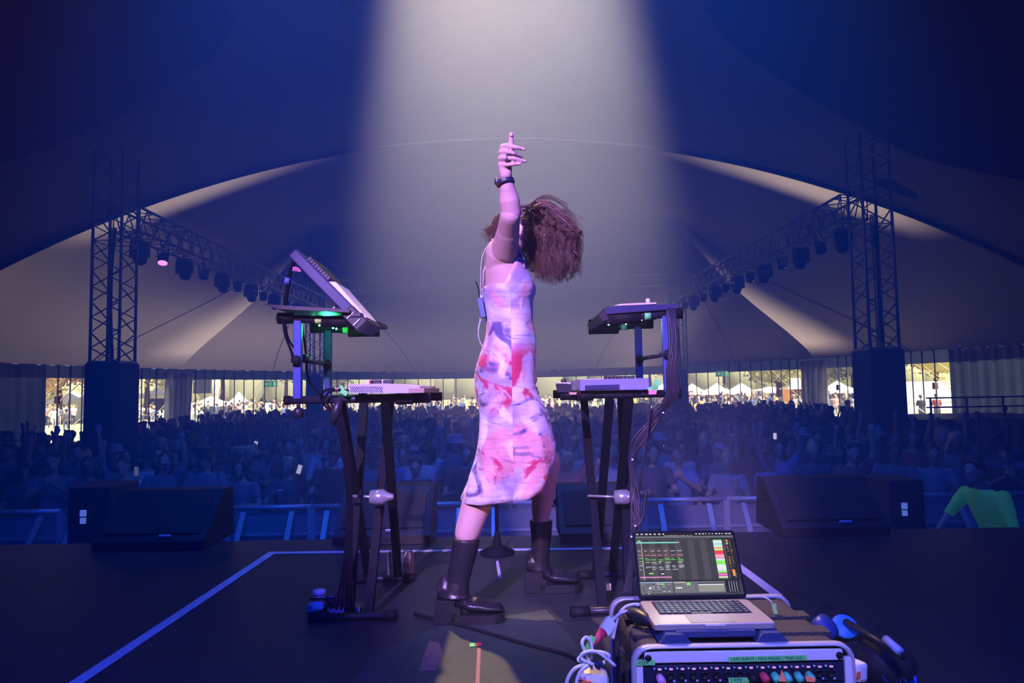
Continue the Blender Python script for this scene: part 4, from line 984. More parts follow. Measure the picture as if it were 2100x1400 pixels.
# hand: palm block, four stacked fingers pointing along the image, thumb up
H = 2.55
B.cap(PX(1037, 358, H), .024, PX(1036, 342, H), .026)
for (x, y) in ((1033, 338), (1034, 326), (1035, 314), (1038, 303)): B.cap(PX(x-4, y, H), .0165, PX(x+9, y+2, H+.02), .017)
def fing(P, r): 
    for (a, b), (r0, r1) in zip(zip(P, P[1:]), zip(r, r[1:])): B.cap(PX(*a), r0, PX(*b), r1, 10)
fing([(1030, 301, H-.01), (1042, 299, H-.035), (1058, 302, H-.040), (1075, 306, H-.030)], [.0110, .0098, .0085, .0068])
fing([(1027, 312, H-.01), (1038, 311, H-.036), (1053, 314, H-.034), (1069, 323, H+.004)], [.0112, .0098, .0084, .0068])
fing([(1026, 325, H-.01), (1038, 324, H-.040), (1056, 325, H-.040), (1078, 331, H-.024)], [.0112, .0096, .0082, .0064])
fing([(1028, 338, H-.01), (1040, 338, H-.034), (1053, 337, H-.036), (1067, 336, H-.030)], [.0104, .0088, .0074, .0060])
fing([(1042, 318, H+.025), (1048, 305, H+.03), (1048, 288, H+.02), (1048.5, 275, H+.012)], [.014, .0120, .0112, .0092])
# far arm hanging with the hand at the waist
B.cap(PX(1030, 518, 3.10), .050, PX(1046, 640, 3.16), .038); B.cap(PX(1046, 640, 3.16), .037, PX(1074, 745, 3.14), .026)
B.cap(PX(1074, 745, 3.14), .028, PX(1088, 778, 3.12), .032)
for k in range(4): B.cap(PX(1086+2*k, 780+2*k, 3.10+.015*k), .0095, PX(1097+2*k, 797+3*k, 3.09+.015*k), .008, 8)
B.cap(PX(1082, 772, 3.10), .010, PX(1094, 784, 3.07), .008, 8)
# legs: near leg trails, far leg steps forward with a bent knee
hipn, hipf = PX(1026, 815, 2.90), PX(1046, 812, 3.01)
kn, an = PX(990, 985, 2.90), PX(945, 1190, 2.87)
B.cap(hipn, .080, PX(1014, 900, 2.90), .064); B.cap(PX(1014, 900, 2.90), .063, kn, .050); B.cap(kn, .050, PX(977, 1035, 2.89), .064); B.cap(PX(977, 1035, 2.89), .063, PX(958, 1092, 2.88), .052); B.cap(PX(958, 1092, 2.88), .046, PX(953, 1120, 2.87), .038); B.cap(PX(953, 1120, 2.87), .036, an, .028)
kf, af = PX(1124, 945, 3.09), PX(1108, 1150, 3.27)
B.cap(hipf, .088, PX(1085, 880, 3.05), .074); B.cap(PX(1085, 880, 3.05), .072, kf, .050); B.cap(kf, .054, PX(1114, 1000, 3.18), .057); B.cap(PX(1114, 1000, 3.18), .055, PX(1110, 1050, 3.26), .045); B.cap(PX(1110, 1050, 3.26), .042, PX(1109, 1080, 3.27), .032); B.cap(PX(1109, 1080, 3.27), .030, af, .024)
# feet inside the boots
B.cap(an, .026, PX(938, 1208, 2.87), .022); B.cap(af, .024, PX(1107, 1160, 3.27), .020)
# head bent forward, face down and to the right
hc = PX(1112, 464, YP); RH = Matrix.Rotation(radians(48), 3, 'Y')
def hd(x, y, z): return hc + RH @ Vector((x, y, z))
B.ball(hc, (.098, .076, .105), 18, RH); B.ball(hd(.030, 0, -.055), (.062, .056, .070), 14, RH)
B.cap(hd(.088, 0, -.005), .012, hd(.112, 0, -.038), .013, 10); B.ball(hd(.085, 0, -.108), (.022, .024, .018), 10, RH)
B.ball(hd(.090, 0, -.075), (.014, .025, .010), 10, RH); B.ball(hd(.078, -.030, -.035), (.020, .022, .016), 10, RH); B.ball(hd(.078, .030, -.035), (.020, .022, .016), 10, RH)
for s in (-1, 1): B.ball(hd(-.004, s*.076, -.025), (.018, .010, .030), 10, RH)
me = remesh(B, 'body', .0036, 6, [skin_m])
for v in me.vertices: v.co -= P0
o = link('body', me, pf)
lips = mat('lips', (.45, .12, .14), .4); MB().ball(hd(.101, 0, -.072), (.006, .022, .005), 10, RH).ball(hd(.099, 0, -.082), (.006, .019, .005), 10, RH).build('lips', lips, pf)
eye = mat('eye_white', (.7, .68, .66), .3)
for s in (-1, 1):
    e_ = MB().ball(hd(.084, s*.030, -.022), .0115, 12).build('eye', eye, pf); MB().ball(hd(.0935, s*.030, -.023), .0045, 8).build('iris', dk, e_)
# finger nails
nail = mat('nail', (.85, .55, .6), .25)
for q in ((1074, 305.5, H-.036), (1067, 322, H-.003), (1076, 330, H-.030), (1066, 335.5, H-.035), (1048.5, 277, H+.002)):
    MB().ball(PX(*q), (.0058, .0028, .0045), 8).build('nail', nail, pf)

# dress
dm = bpy.data.materials.new('watercolour_dress'); dm.use_nodes = True; nt = dm.node_tree; N = nt.nodes.new; LK = nt.links.new
bs = nt.nodes['Principled BSDF']; bs.inputs['Roughness'].default_value = .55; bs.inputs['Sheen Weight'].default_value = .2
tc = N('ShaderNodeTexCoord'); sx = N('ShaderNodeSeparateXYZ'); LK(tc.outputs['Object'], sx.inputs[0])
gt = N('ShaderNodeMath'); gt.operation = 'GREATER_THAN'; gt.inputs[1].default_value = .018; LK(sx.outputs['X'], gt.inputs[0])
vm = N('ShaderNodeVectorMath'); vm.operation = 'SCALE'; cb = N('ShaderNodeCombineXYZ')
for i in range(3): LK(gt.outputs[0], cb.inputs[i])
LK(cb.outputs[0], vm.inputs[0]); vm.inputs['Scale'].default_value = 3.7
va = N('ShaderNodeVectorMath'); LK(tc.outputs['Object'], va.inputs[0]); LK(vm.outputs[0], va.inputs[1])
def layer(prev, sc_, col, lo, hi, off, stretch=(1, 1, 1), detail=3, dist=1.2, zmask=None, amt=1.0):
    mp_ = N('ShaderNodeMapping'); mp_.inputs['Location'].default_value = (off, off*1.7, off*.6); mp_.inputs['Scale'].default_value = stretch; LK(va.outputs[0], mp_.inputs[0])
    n_ = N('ShaderNodeTexNoise'); n_.inputs['Scale'].default_value = sc_; n_.inputs['Detail'].default_value = detail; n_.inputs['Distortion'].default_value = dist; LK(mp_.outputs[0], n_.inputs[0])
    r_ = N('ShaderNodeMapRange'); r_.inputs['From Min'].default_value = lo; r_.inputs['From Max'].default_value = hi; r_.inputs['To Max'].default_value = amt; LK(n_.outputs['Fac'], r_.inputs['Value'])
    f = r_.outputs[0]
    if zmask:
        z0, z1, wd = zmask; a_ = N('ShaderNodeMapRange'); a_.interpolation_type = 'SMOOTHSTEP'; a_.inputs['From Min'].default_value = z0-wd; a_.inputs['From Max'].default_value = z0+wd; LK(sx.outputs['Z'], a_.inputs['Value'])
        b_ = N('ShaderNodeMapRange'); b_.interpolation_type = 'SMOOTHSTEP'; b_.inputs['From Min'].default_value = z1+wd; b_.inputs['From Max'].default_value = z1-wd; LK(sx.outputs['Z'], b_.inputs['Value'])
        m1 = N('ShaderNodeMath'); m1.operation = 'MULTIPLY'; LK(a_.outputs[0], m1.inputs[0]); LK(b_.outputs[0], m1.inputs[1])
        m2 = N('ShaderNodeMath'); m2.operation = 'MULTIPLY'; LK(m1.outputs[0], m2.inputs[0]); LK(f, m2.inputs[1]); f = m2.outputs[0]
    mx = N('ShaderNodeMix'); mx.data_type = 'RGBA'; mx.clamp_factor = True; LK(f, mx.inputs['Factor'])
    if prev is None: mx.inputs['A'].default_value = (.74, .68, .74, 1)
    else: LK(prev, mx.inputs['A'])
    mx.inputs['B'].default_value = (*col, 1); return mx.outputs['Result']
c_ = layer(None, 3.2, (.40, .32, .50), .46, .60, 1.0)
c_ = layer(c_, 4.0, (.78, .30, .28), .50, .60, 4.0, zmask=(.45, 1.5, .1), amt=.75)
c_ = layer(c_, 6.0, (.55, .03, .10), .48, .58, 2.2, (1, 1, 1.3), 5, 2.5, zmask=(.86, 1.12, .05))
c_ = layer(c_, 9.0, (.55, .04, .12), .55, .63, 9.0, (1, 1, .8), 5, 2.0, zmask=(.45, .72, .05))
c_ = layer(c_, 5.0, (.12, .08, .22), .555, .65, 7.0, (.7, .7, 1.6), 4, 2.2, zmask=(.48, 1.25, .05), amt=1.0)
c_ = layer(c_, 7.0, (.85, .80, .85), .60, .68, 12.0)
LK(c_, bs.inputs['Base Color'])
w1 = N('ShaderNodeTexNoise'); w1.inputs['Scale'].default_value = 7; w1.inputs['Detail'].default_value = 3; mw = N('ShaderNodeMapping'); mw.inputs['Scale'].default_value = (1, 1, 5); mw.inputs['Rotation'].default_value = (0, .35, 0)
LK(tc.outputs['Object'], mw.inputs[0]); LK(mw.outputs[0], w1.inputs[0]); bp = N('ShaderNodeBump'); bp.inputs['Strength'].default_value = .55; bp.inputs['Distance'].default_value = .012
LK(w1.outputs['Fac'], bp.inputs['Height']); LK(bp.outputs[0], bs.inputs['Normal'])
D = [(540, 994, 1078, .166), (552, 990, 1081, .166), (565, 988, 1087, .163), (580, 988, 1094, .158), (592, 989, 1098, .152), (602, 990, 1097, .145), (614, 992, 1092, .137), (626, 993, 1091, .130), (640, 995, 1091, .124), (655, 997, 1091, .121), (670, 999, 1092, .121), (685, 998, 1096, .127), (700, 995, 1097, .136), (720, 988, 1098, .149),
     (745, 979, 1097, .166), (770, 975, 1096, .176), (795, 976, 1098, .178), (815, 979, 1106, .178), (830, 982, 1115, .178), (850, 984, 1123, .178), (880, 983, 1131, .178), (905, 982, 1136, .178), (930, 980, 1135, .178), (950, 976, 1131, .178), (972, 967, 1126, .178), (990, 961, 1121, .178), (1008, 955, 1117, .178), (1022, 949, 1114, .178)]
n = 96; rings = []
for k, (y, a, b, h) in enumerate(D):
    lo_ = max(0.0, min(1.0, (y-800)/90)); r = ring_px(a, b, y, h-.008*lo_, YP, n=n, e=2.1+1.0*lo_, off=.0)
    low = max(0.0, min(1.0, (y-810)/150))
    for j in range(n):
        t = 2*pi*j/n
        # pleat between the legs and soft folds
        r[j] = r[j] + Vector((cos(t), sin(t), 0))*(.004*sin(5*t+y*.03)+.003*sin(9*t-y*.05))*(.35+low)
        if low: 
            g_ = exp(-((cos(t)-.10)/.22)**2)*(.028*low); r[j].y += g_ if sin(t) < 0 else -g_
        # slanted hem
        if y > 950: r[j].z += ((cos(t)+1)/2)**1.0*.050*(y-950)/72 - (1-abs(cos(t)))*.022*(y-950)/72
    rings.append(r)
def top_z(t):        # neckline: low at the back and under the arm, high at the front strap
    c = cos(t); k = max(0, c)
    return at(1040, 592, YP).z + (.112*min(1, max(0, (c+.15)/.75)))
ns = 44; full = []
col = []
for j in range(n):
    zz = [r[j].z for r in rings]; tz = min(top_z(2*pi*j/n), zz[0]-.0005); pts = []
    for k in range(ns):
        f = k/(ns-1); z = tz + (zz[-1]-tz)*f
        for i in range(len(zz)-1):
            if zz[i] >= z >= zz[i+1] or (i == len(zz)-2): 
                q = (zz[i]-z)/(zz[i]-zz[i+1]) if zz[i] != zz[i+1] else 0; q = min(1, max(0, q)); pts.append(rings[i][j].lerp(rings[i+1][j], q)); break
    col.append(pts)
full = [[col[j][k] for j in range(n)] for k in range(ns)]
m_ = MB().loft(full, False)
dress = m_.build('dress', dm, pf, label='clinging dress with a red, mauve and white watercolour print')
so = dress.modifiers.new('thick', 'SOLIDIFY'); so.thickness = .003; so.offset = -1
# straps, side seam of paler piping
pipe_m = mat('dress_piping', (.72, .55, .60), .5)
for Y, s in ((2.84, -1), (3.06, 1)):
    MB().tube([PX(1076, 548, Y), PX(1070, 520, Y), PX(1058, 496, Y), PX(1035, 490, Y+.01*s), PX(1008, 520, Y), PX(992, 555, Y+.02), PX(990, 592, Y+.03)], .0035, 6).build('strap', pipe_m, pf)
MB().tube(full[0]+[full[0][0]], .0028, 6, False).build('piping', pipe_m, dress); MB().tube(full[-1]+[full[-1][0]], .0022, 6, False).build('hem', pipe_m, dress)

# boots
boot_m = mat('black_boot_leather', (.018, .018, .022), .33, bump=.25, nscale=40); sole_m = mat('boot_sole', (.012, .012, .014), .5)
def boot(shaft, Y, heel, toe, zs, lab, toe_y=0.0):
    r0 = []
    for (y, a, b) in shaft: r0.append(ring_px(a, b, y, (b-a)*.5*Y/F*.92, Y, n=24))
    b_ = MB().loft(r0)
    # foot upper: sections along the foot
    hx, tx = at(heel[0], heel[1], Y), at(toe[0], toe[1], Y); L = tx.x-hx.x; base = zs
    secs = [(0.00, .030, .11, .055), (.10, .036, .15, .060), (.22, .040, .17, .052), (.34, .042, .145, .034), (.48, .044, .105, .022), (.62, .048, .080, .016), (.76, .050, .068, .014), (.88, .048, .062, .014), (.96, .040, .054, .014), (1.0, .025, .036, .016)]
    rr = []
    for f, hw, ht, zb in secs:
        x = hx.x+L*f; zb_ = base+ .036 + max(0, (.060*(1-f/.5)))*(1 if f < .5 else 0)
        ring = []
        for j in range(20):
            t = 2*pi*j/20; zz = sin(t); ring.append(Vector((x, Y+hw*cos(t)*(1 if zz < 0 else (1-.45*zz)), zb_ + max(0, (zz+1)/2)*(ht-.02 if f > .5 else ht-.045))))
        rr.append(ring)
    b_.loft(rr)
    me_ = remesh(b_, 'boot', .005, 4, [boot_m])
    for v in me_.vertices: v.co -= P0
    bo = link('boot', me_, pf, label=lab)
    # platform sole and heel
    out = []
    for (f0, f1, z0a, z0b, h_) in ((.34, 1.02, 0.0, 0.0, .036),):
        rings_ = []
        for f in [f0+(f1-f0)*k/10 for k in range(11)]:
            hw = .050*(1-.55*max(0, (f-.85)/.17)**2)
            x = hx.x+L*f; rings_.append([Vector((x, Y-hw, base)), Vector((x, Y+hw, base)), Vector((x, Y+hw, base+h_)), Vector((x, Y-hw, base+h_))])
        MB().loft(rings_, True, True, False).build('sole', sole_m, bo)
    sh = []
    for k in range(9):
        f = .0+.36*k/8; x = hx.x+L*f; zt = base+.036+.060*(1-f/.5 if f < .5 else 0); zt2 = zt; hw = .040
        sh.append([Vector((x, Y-hw, zt-.022)), Vector((x, Y+hw, zt-.022)), Vector((x, Y+hw, zt+.006)), Vector((x, Y-hw, zt+.006))])
    MB().loft(sh, True, True, False).build('shank', sole_m, bo)
    MB().loft([[Vector((hx.x+dx, Y+dy*.036, base)) for dx, dy in ((-.012, -1), (.060, -1), (.060, 1), (-.012, 1))], [Vector((hx.x+dx, Y+dy*.040, base+.095)) for dx, dy in ((-.002, -1), (.078, -1), (.078, 1), (-.002, 1))]], True, True, False).build('heel', sole_m, bo, label='chunky block heel')
    return bo
boot([(1103, 929, 984), (1108, 928, 984), (1130, 925, 980), (1160, 920, 971), (1190, 916, 963), (1215, 907, 962), (1222, 902, 966)], 2.87, (897, 1275), (1033, 1275), 0.002, 'near black platform boot', 0)
boot([(1066, 1086, 1133), (1070, 1086, 1133), (1100, 1089, 1131), (1130, 1090, 1127), (1150, 1088, 1126), (1168, 1084, 1128)], 3.27, (1080, 1212), (1190, 1212), 0.002, 'far black platform boot', 0)
# watch, ring, necklace
wp = PX(1036, 374, 2.567); axw = (PX(1040, 388, 2.58)-PX(1037, 358, 2.56)).normalized(); axt = (axw+Vector((.12, -.45, 0))).normalized()
q = Vector((0, 0, 1)).rotation_difference(axt); pts = [wp+q @ Vector((.0325*cos(a), .0325*sin(a), 0)) for a in [2*pi*k/28 for k in range(29)]]
band = mat('watch_band', (.02, .025, .05), .4); m_ = MB()
for a, b in zip(pts, pts[1:]): m_.bar(a, b, .008, .012, axt)
for k in range(28): m_.box(pts[k]+axt*.006, (.0035, .0035, .0035))
wa = m_.build('wristwatch', band, pf, label='dark studded wristwatch'); MB().lathe(wp+Vector((-.034, -.010, .001)), [(.013, -.004), (.014, 0), (.013, .004)], 18, (-1, -.35, 0)).build('watch_case', steel, wa)
rg = PX(1038.5, 324.5, H-.038); MB().lathe(rg, [(.0122, -.003), (.0134, -.003), (.0134, .003), (.0122, .003)], 16, (1, .1, 0), False).build('ring', mat('silver_ring', (.8, .78, .75), .2, .9), pf)
nk_ = MB()
for k in range(12): nk_.ball(PX(1066+1.7*k, 508+3.1*k, 2.87+.004*k), .0042, 6)
nk_.build('necklace', mat('dark_beads', (.05, .04, .09), .2), pf, label='dark bead necklace')

# hair: a curly mass bent forward over the face
def hair_mat(name, a, b):
    m = bpy.data.materials.new(name); m.use_nodes = True; nt = m.node_tree; p = nt.nodes['Principled BSDF']; p.inputs['Roughness'].default_value = .42
    t = nt.nodes.new('ShaderNodeTexCoord'); n_ = nt.nodes.new('ShaderNodeTexNoise'); n_.inputs['Scale'].default_value = 35; r = nt.nodes.new('ShaderNodeMix'); r.data_type = 'RGBA'
    nt.links.new(t.outputs['Object'], n_.inputs[0]); nt.links.new(n_.outputs['Fac'], r.inputs['Factor']); r.inputs['A'].default_value = (*a, 1); r.inputs['B'].default_value = (*b, 1)
    nt.links.new(r.outputs['Result'], p.inputs['Base Color']); return m
hm = hair_mat('brown_hair', (.055, .028, .024), (.20, .10, .06))
random.seed(21)
G = MB()
def cl(px, py, Y, r): G.ball(PX(px, py, Y), r, 12)
for px, py, Y, r in ((1108, 456, 2.97, .076), (1128, 459, 2.96, .074), (1140, 480, 2.97, .068), (1143, 505, 2.97, .062), (1138, 524, 2.97, .048), (1090, 462, 3.0, .055), (1128, 500, 2.95, .05), (1130, 518, 3.03, .05), (1082, 500, 3.04, .040),
                     (1040, 458, 3.05, .030), (1056, 450, 3.02, .038)): cl(px, py, Y, r)
me = remesh(G, 'hair', .008, 6, [hm])
for v in me.vertices:
    p = v.co; f = .004*sin(p.x*150+p.z*60)+.003*sin(p.z*210+p.y*120); v.co = p + v.normal*f - P0
hair = link('hair', me, pf, label='brown curly hair, lit orange on top')
hs = MB()
def strand(P, r0=.0022, amp=.006, fr=7, ph=None, seg=3, n=8, start=.12):
    c = catmull(P, n); ph = random.random()*6 if ph is None else ph; out = []; L = len(c)
    for i, p in enumerate(c):
        t = i/(L-1); a = ph+fr*2*pi*t; k = amp*(start+(1-start)*min(1, t*1.4))
        out.append(p+Vector((cos(a)*k, sin(a)*k, .3*sin(a*1.3)*k)))
    hs.tube(out, [r0*(1-.7*(i/(L-1))) for i in range(L)], seg, False)
def lock(P, nst, spread, amp, fr, r=(.0010, .0021), start=.12):
    ph = random.random()*6
    for q in range(nst):
        j = [Vector((random.gauss(0, 1), random.gauss(0, 1), random.gauss(0, 1)))*spread*(.5+.3*k) for k in range(len(P))]
        strand([p+d for p, d in zip(P, j)], random.uniform(*r), amp*random.uniform(.7, 1.25), fr*random.uniform(.96, 1.04), ph+random.uniform(-.5, .5), start=start)
for k in range(190):
    f = random.uniform(-1, 1) if k % 3 else random.uniform(-1, -.3)
    yy = YP + .112*f; u = random.random()**.85
    rim = 1187-12*f*f; x_out = 1070+(rim-1070)*u
    if f < -.25 and 1108 < x_out < 1118 and random.random() < .4: continue      # gap where the cheek shows
    ztop = 409 + (1-sqrt(max(0, 1-((x_out-1125)/66)**2)))*46 + 16*f*f
    yend = 516+random.uniform(-16, 22)+44*sin(min(1, u*1.25)*pi/1.35)
    P = [PX(1074+random.uniform(-8, 20), 432+random.uniform(-14, 24)+6*abs(f), YP+(yy-YP)*.45), PX((1085+x_out)/2+8*u, ztop-1+12*(1-u)*random.random(), YP+(yy-YP)*.85),
         PX(x_out-3, max(ztop+18, 440)+20*u, yy), PX(x_out+random.uniform(-4, 4), 486+random.uniform(-8, 8), yy), PX(x_out+random.uniform(-8, 8)-4*u, yend, yy+random.uniform(-.015, .015))]
    lock(P, 9, .0034, random.uniform(.008, .014), random.uniform(3.6, 6.5))
for k, (x, y1) in enumerate(((1090, 548), (1097, 560), (1104, 552), (1112, 563), (1124, 572), (1131, 566), (1139, 572), (1148, 580), (1153, 570), (1160, 577), (1166, 574), (1173, 556), (1178, 545))):
    Y = YP+random.uniform(-.09, .05); lock([PX(x, 495, Y), PX(x+3, 525, Y), PX(x+random.uniform(-5, 5), 550, Y), PX(x+random.uniform(-3, 5), y1, Y)], 6, .0020, .015, 2.4, (.0016, .0028), .6)
for k in range(44):     # curls behind the shoulder
    x = random.uniform(992, 1022); y = random.uniform(462, 505); lock([PX(1072, 430+random.uniform(-8, 14), 3.02), PX(1045, 436+random.uniform(-4, 20), 3.05), PX(1020, 448+random.uniform(-4, 22), 3.07), PX(x, y, 3.07)], 7, .0035, .014, 4.5)
for k in range(46):     # fly-away strands
    x = random.uniform(1180, 1206); y = random.uniform(450, 500); strand([PX(1140, 430, YP), PX(1170, 440+random.uniform(-10, 15), YP), PX(x, y, YP+random.uniform(-.05, .05))], .0007, .004, 2)
    strand([PX(1075, 425, YP), PX(1120, 403+random.uniform(-4, 5), YP), PX(1165, 424+random.uniform(-8, 8), YP)], .0007, .004, 2)
hs.build('curls', hm, hair)

# wireless pack and its wires (worn at the back)
t = thing('wireless_pack', 'small blue-grey wireless body pack with a stub antenna clipped to the back of the dress', 'body pack', PX(988, 632, 2.92))
a, b = PX(984, 612, 2.90), PX(992, 651, 2.90); MB().bar(a, b, .050, .020, (1, 0, 0)).build('pack_body', mat('pack_blue', (.06, .12, .30), .4), t)
MB().tube(catmull([PX(983, 610, 2.90), PX(981, 592, 2.90), PX(976, 577, 2.90)], 5), .0024, 6).build('antenna', rub, t)
MB().box(PX(987, 607, 2.90), (.010, .014, .012)).build('socket', steel, t)
t = thing('earphone_wire', 'thin clear wire running down the back past the body pack', 'wire', PX(985, 560, 2.93))
clr = mat('clear_wire', (.65, .62, .68), .3)
MB().tube(catmull([PX(1010, 490, 2.90), PX(990, 522, 2.88), PX(986, 560, 2.88), PX(985.5, 590, 2.88), PX(987, 605, 2.89)], 6), .0016, 6).build('wire', clr, t)
MB().tube(catmull([PX(985, 652, 2.89), PX(981, 675, 2.88), PX(984, 700, 2.87), PX(991, 715, 2.86), PX(984, 735, 2.86), PX(974, 765, 2.88)], 6), .0014, 6).tube(catmull([PX(988, 652, 2.89), PX(983, 668, 2.88), PX(981, 690, 2.87), PX(990, 712, 2.86)], 6), .0014, 6).build('wire', clr, t)
# fingertip of the far hand, its warm light put into the colour
MB().tube([PX(1096, 796, 3.05), PX(1102, 796, 3.05)], .009, 8).build('warm_fingertip', mat('fingertip_warm_light', (.9, .5, .2), .4), None, label='tiny fingertip of the far hand at the waist, painted warm-lit', cat='cap')
# ------------------------------------------------------------------ the audience
skinA = mat('crowd_skin', (.30, .20, .16), .6); skinB = mat('crowd_skin_dark', (.14, .09, .07), .6)
CLO = {'black': mat('cloth_black', (.02, .02, .025), .8), 'dark': mat('cloth_dark', (.06, .06, .08), .8), 'white': mat('cloth_white', (.40, .40, .42), .8), 'pale': mat('cloth_pale', (.22, .23, .27), .8),
       'striped': mat('cloth_grey', (.12, .12, .15), .8), 'red': mat('cloth_red', (.22, .05, .05), .8), 'blue': mat('cloth_blue', (.08, .14, .35), .8)}
jeans = mat('cloth_jeans', (.05, .07, .13), .8); HAIR = {'dark': mat('hair_dark', (.025, .018, .014), .5), 'fair': mat('hair_fair', (.40, .28, .15), .5)}
def fig(pose, kind='body'):
    """One continuous figure, feet at the origin, facing -y. kind: body, shirt or trousers (the same form, grown a little)."""
    m = MB(); g = 0.0 if kind == 'body' else .012
    lean = pose.get('lean', 0)
    def L(p): x, y, z = p; return Vector((x, y-lean*max(0, z-.9), z))
    def ell(z, hx, hy, y=0): return [L(((hx+g)*cos(2*pi*j/20), y+(hy+g)*sin(2*pi*j/20), z)) for j in range(20)]
    S_ = {s: L((s*.175, 0, 1.395)) for s in (-1, 1)}
    if kind in ('body', 'shirt'):
        z0 = .84 if kind == 'body' else .86
        T_ = [(z0, .155, .105), (.95, .165, .118), (1.07, .138, .100), (1.20, .155, .112), (1.32, .172, .112), (1.41, .150, .090), (1.455, .075, .065)]
        m.loft([ell(*t) for t in T_])
        for s in (-1, 1):
            sh = S_[s]; el, wr, ha = [L(p) if True else p for p in pose['arm'][s]]
            m.cap(sh, .054+g, sh+(el-sh)*.5, .046+g*1.4); 
            if kind == 'body' or pose.get('sleeve', 0): m.cap(sh+(el-sh)*.5, .045+g, el, .038+g)
            if kind == 'body' or pose.get('sleeve', 0) > 1: m.cap(el, .037+g, wr, .027+g)
            if kind == 'body':
                d = (ha-wr).normalized(); side = d.cross(Vector((0, -1, 0))); side = side.normalized() if side.length > .1 else Vector((1, 0, 0)); nn = d.cross(side)
                m.cap(wr, .026, wr+d*.055, .030, fl=.8)
                for k in range(4): m.cap(wr+d*.06+side*(-.024+.016*k), .0105, wr+d*(.125-.006*abs(k-1.5))+side*(-.030+.020*k)+nn*.012, .0085, 8)
                m.cap(wr+d*.03+side*.028, .012, wr+d*.075+side*.050, .0095, 8)
    if kind in ('body', 'trousers'):
        for s in (-1, 1):
            hp, kn, an = Vector((s*.088, 0, .90)), Vector((s*.10, -.015, .50)), Vector((s*.105, .02, .09))
            m.cap(hp, .088+g, kn, .060+g); m.cap(kn, .060+g, an+Vector((0, 0, .02)), .040+g*1.6)
            if kind == 'body': m.cap(an+Vector((0, .02, -.035)), .038, an+Vector((s*.015, -.17, -.055)), .030, fl=.8)
        if kind == 'trousers': m.loft([ell(.82, .160, .112), ell(.90, .168, .122), ell(.99, .155, .112)])
    if kind == 'body':
        m.cap(L((0, .005, 1.42)), .055, L((0, -.01, 1.53)), .050)
        t = pose.get('tilt', 0); hc = L((.02*t, -.015, 1.635)); R = Matrix.Rotation(radians(12*t), 3, 'Y')
        def h(x, y, z): return hc + R @ Vector((x, y, z))
        m.ball(hc, (.077, .095, .112), 16, R); m.ball(h(0, -.030, -.060), (.056, .060, .060), 12, R); m.cap(h(0, -.095, -.005), .011, h(0, -.108, -.030), .014, 8)
        m.ball(h(0, -.080, -.095), (.024, .020, .016), 8, R); m.ball(h(0, -.088, -.058), (.026, .012, .010), 8, R)
        for s in (-1, 1): m.ball(h(s*.078, 0, -.015), (.012, .018, .030), 8, R); m.ball(h(s*.032, -.078, .022), (.024, .018, .010), 8, R)
    return m
def hair_mb(pose, style):
    m = MB(); lean = pose.get('lean', 0); t = pose.get('tilt', 0); hc = Vector((.02*t, -.015-lean*.735, 1.635)); R = Matrix.Rotation(radians(12*t), 3, 'Y')
    def h(x, y, z): return hc + R @ Vector((x, y, z))
    if style == 'cap':
        m.ball(h(0, .005, .035), (.090, .106, .088), 16, R); m.loft([[h(.075*cos(a), -.07-.09*sin(a), z) for a in [pi*k/8 for k in range(9)]] for z in (.032, .046)]); return m
    if style == 'bucket':
        m.lathe(h(0, 0, .04), [(.140, -.025), (.140, -.018), (.098, .0), (.092, .085), (.05, .095)], 18); return m
    m.ball(h(0, .018, .030), (.088, .098, .095), 16, R)
    if style == 'short':
        for k in range(8): a = k*pi/7; m.ball(h(.075*cos(a), -.02+.03*sin(a)*0-.045*sin(a)*.6, .085+.02*sin(k*2.3)), (.030, .030, .026), 8)
    if style == 'curly':
        for k in range(26):
            a = k*2.4; zz = .10-.006*k; m.ball(h(.085*cos(a), .03+.075*sin(a) if sin(a) > -.2 else -.04, zz), .038, 8)
    if style == 'bun': m.ball(h(0, .05, .13), .048, 10)
    if style == 'long':
        for s in (-1, 1): m.loft([[h(s*(.070+.010*cos(a)+w_), .02+d*sin(a), z) for a in [2*pi*k/10 for k in range(10)]] for z, d, w_ in ((.06, .05, 0), (-.03, .06, .010), (-.12, .055, .018), (-.20, .040, .012), (-.25, .015, .004))])
        m.loft([[h(.085*cos(a), .075+.030*sin(a), z) for a in [2*pi*k/12 for k in range(12)]] for z in (.05, -.06, -.16, -.25)])
    return m
def arm(dx, e, w_, h_): return [Vector(e), Vector(w_), Vector(h_)]
D1 = {s: [(s*.235, .03, 1.12), (s*.21, -.14, .92), (s*.20, -.22, .87)] for s in (-1, 1)}             # hanging, slightly forward
D2 = {s: [(s*.27, -.10, 1.14), (s*.18, -.30, 1.17), (s*.15, -.36, 1.19)] for s in (-1, 1)}          # resting on the rail
UP = {s: [(s*.27, -.04, 1.62), (s*.24, -.10, 1.88), (s*.23, -.12, 1.98)] for s in (-1, 1)}          # arms up
CL = {s: [(s*.26, -.10, 1.20), (s*.05, -.27, 1.36), (s*.02, -.30, 1.44)] for s in (-1, 1)}          # clapping at the chest
PH = {s: [(s*.24, -.13, 1.25), (s*.10, -.28, 1.50), (s*.08, -.30, 1.58)] for s in (-1, 1)}          # filming with both hands
POSES = {
 'relaxed': dict(arm=D1), 'leaning': dict(arm=D2, lean=.12), 'armsup': dict(arm=UP), 'onearm': dict(arm={-1: UP[-1], 1: D1[1]}), 'waving': dict(arm={-1: D2[-1], 1: UP[1]}, tilt=1),
 'clapping': dict(arm=CL, tilt=-1), 'filming': dict(arm={-1: PH[-1], 1: D1[1]}), 'crossed': dict(arm={s: [(s*.25, -.06, 1.14), (-s*.04, -.20, 1.17), (-s*.11, -.20, 1.18)] for s in (-1, 1)}, sleeve=1, tilt=1)}
print('poses...')
PM = {}
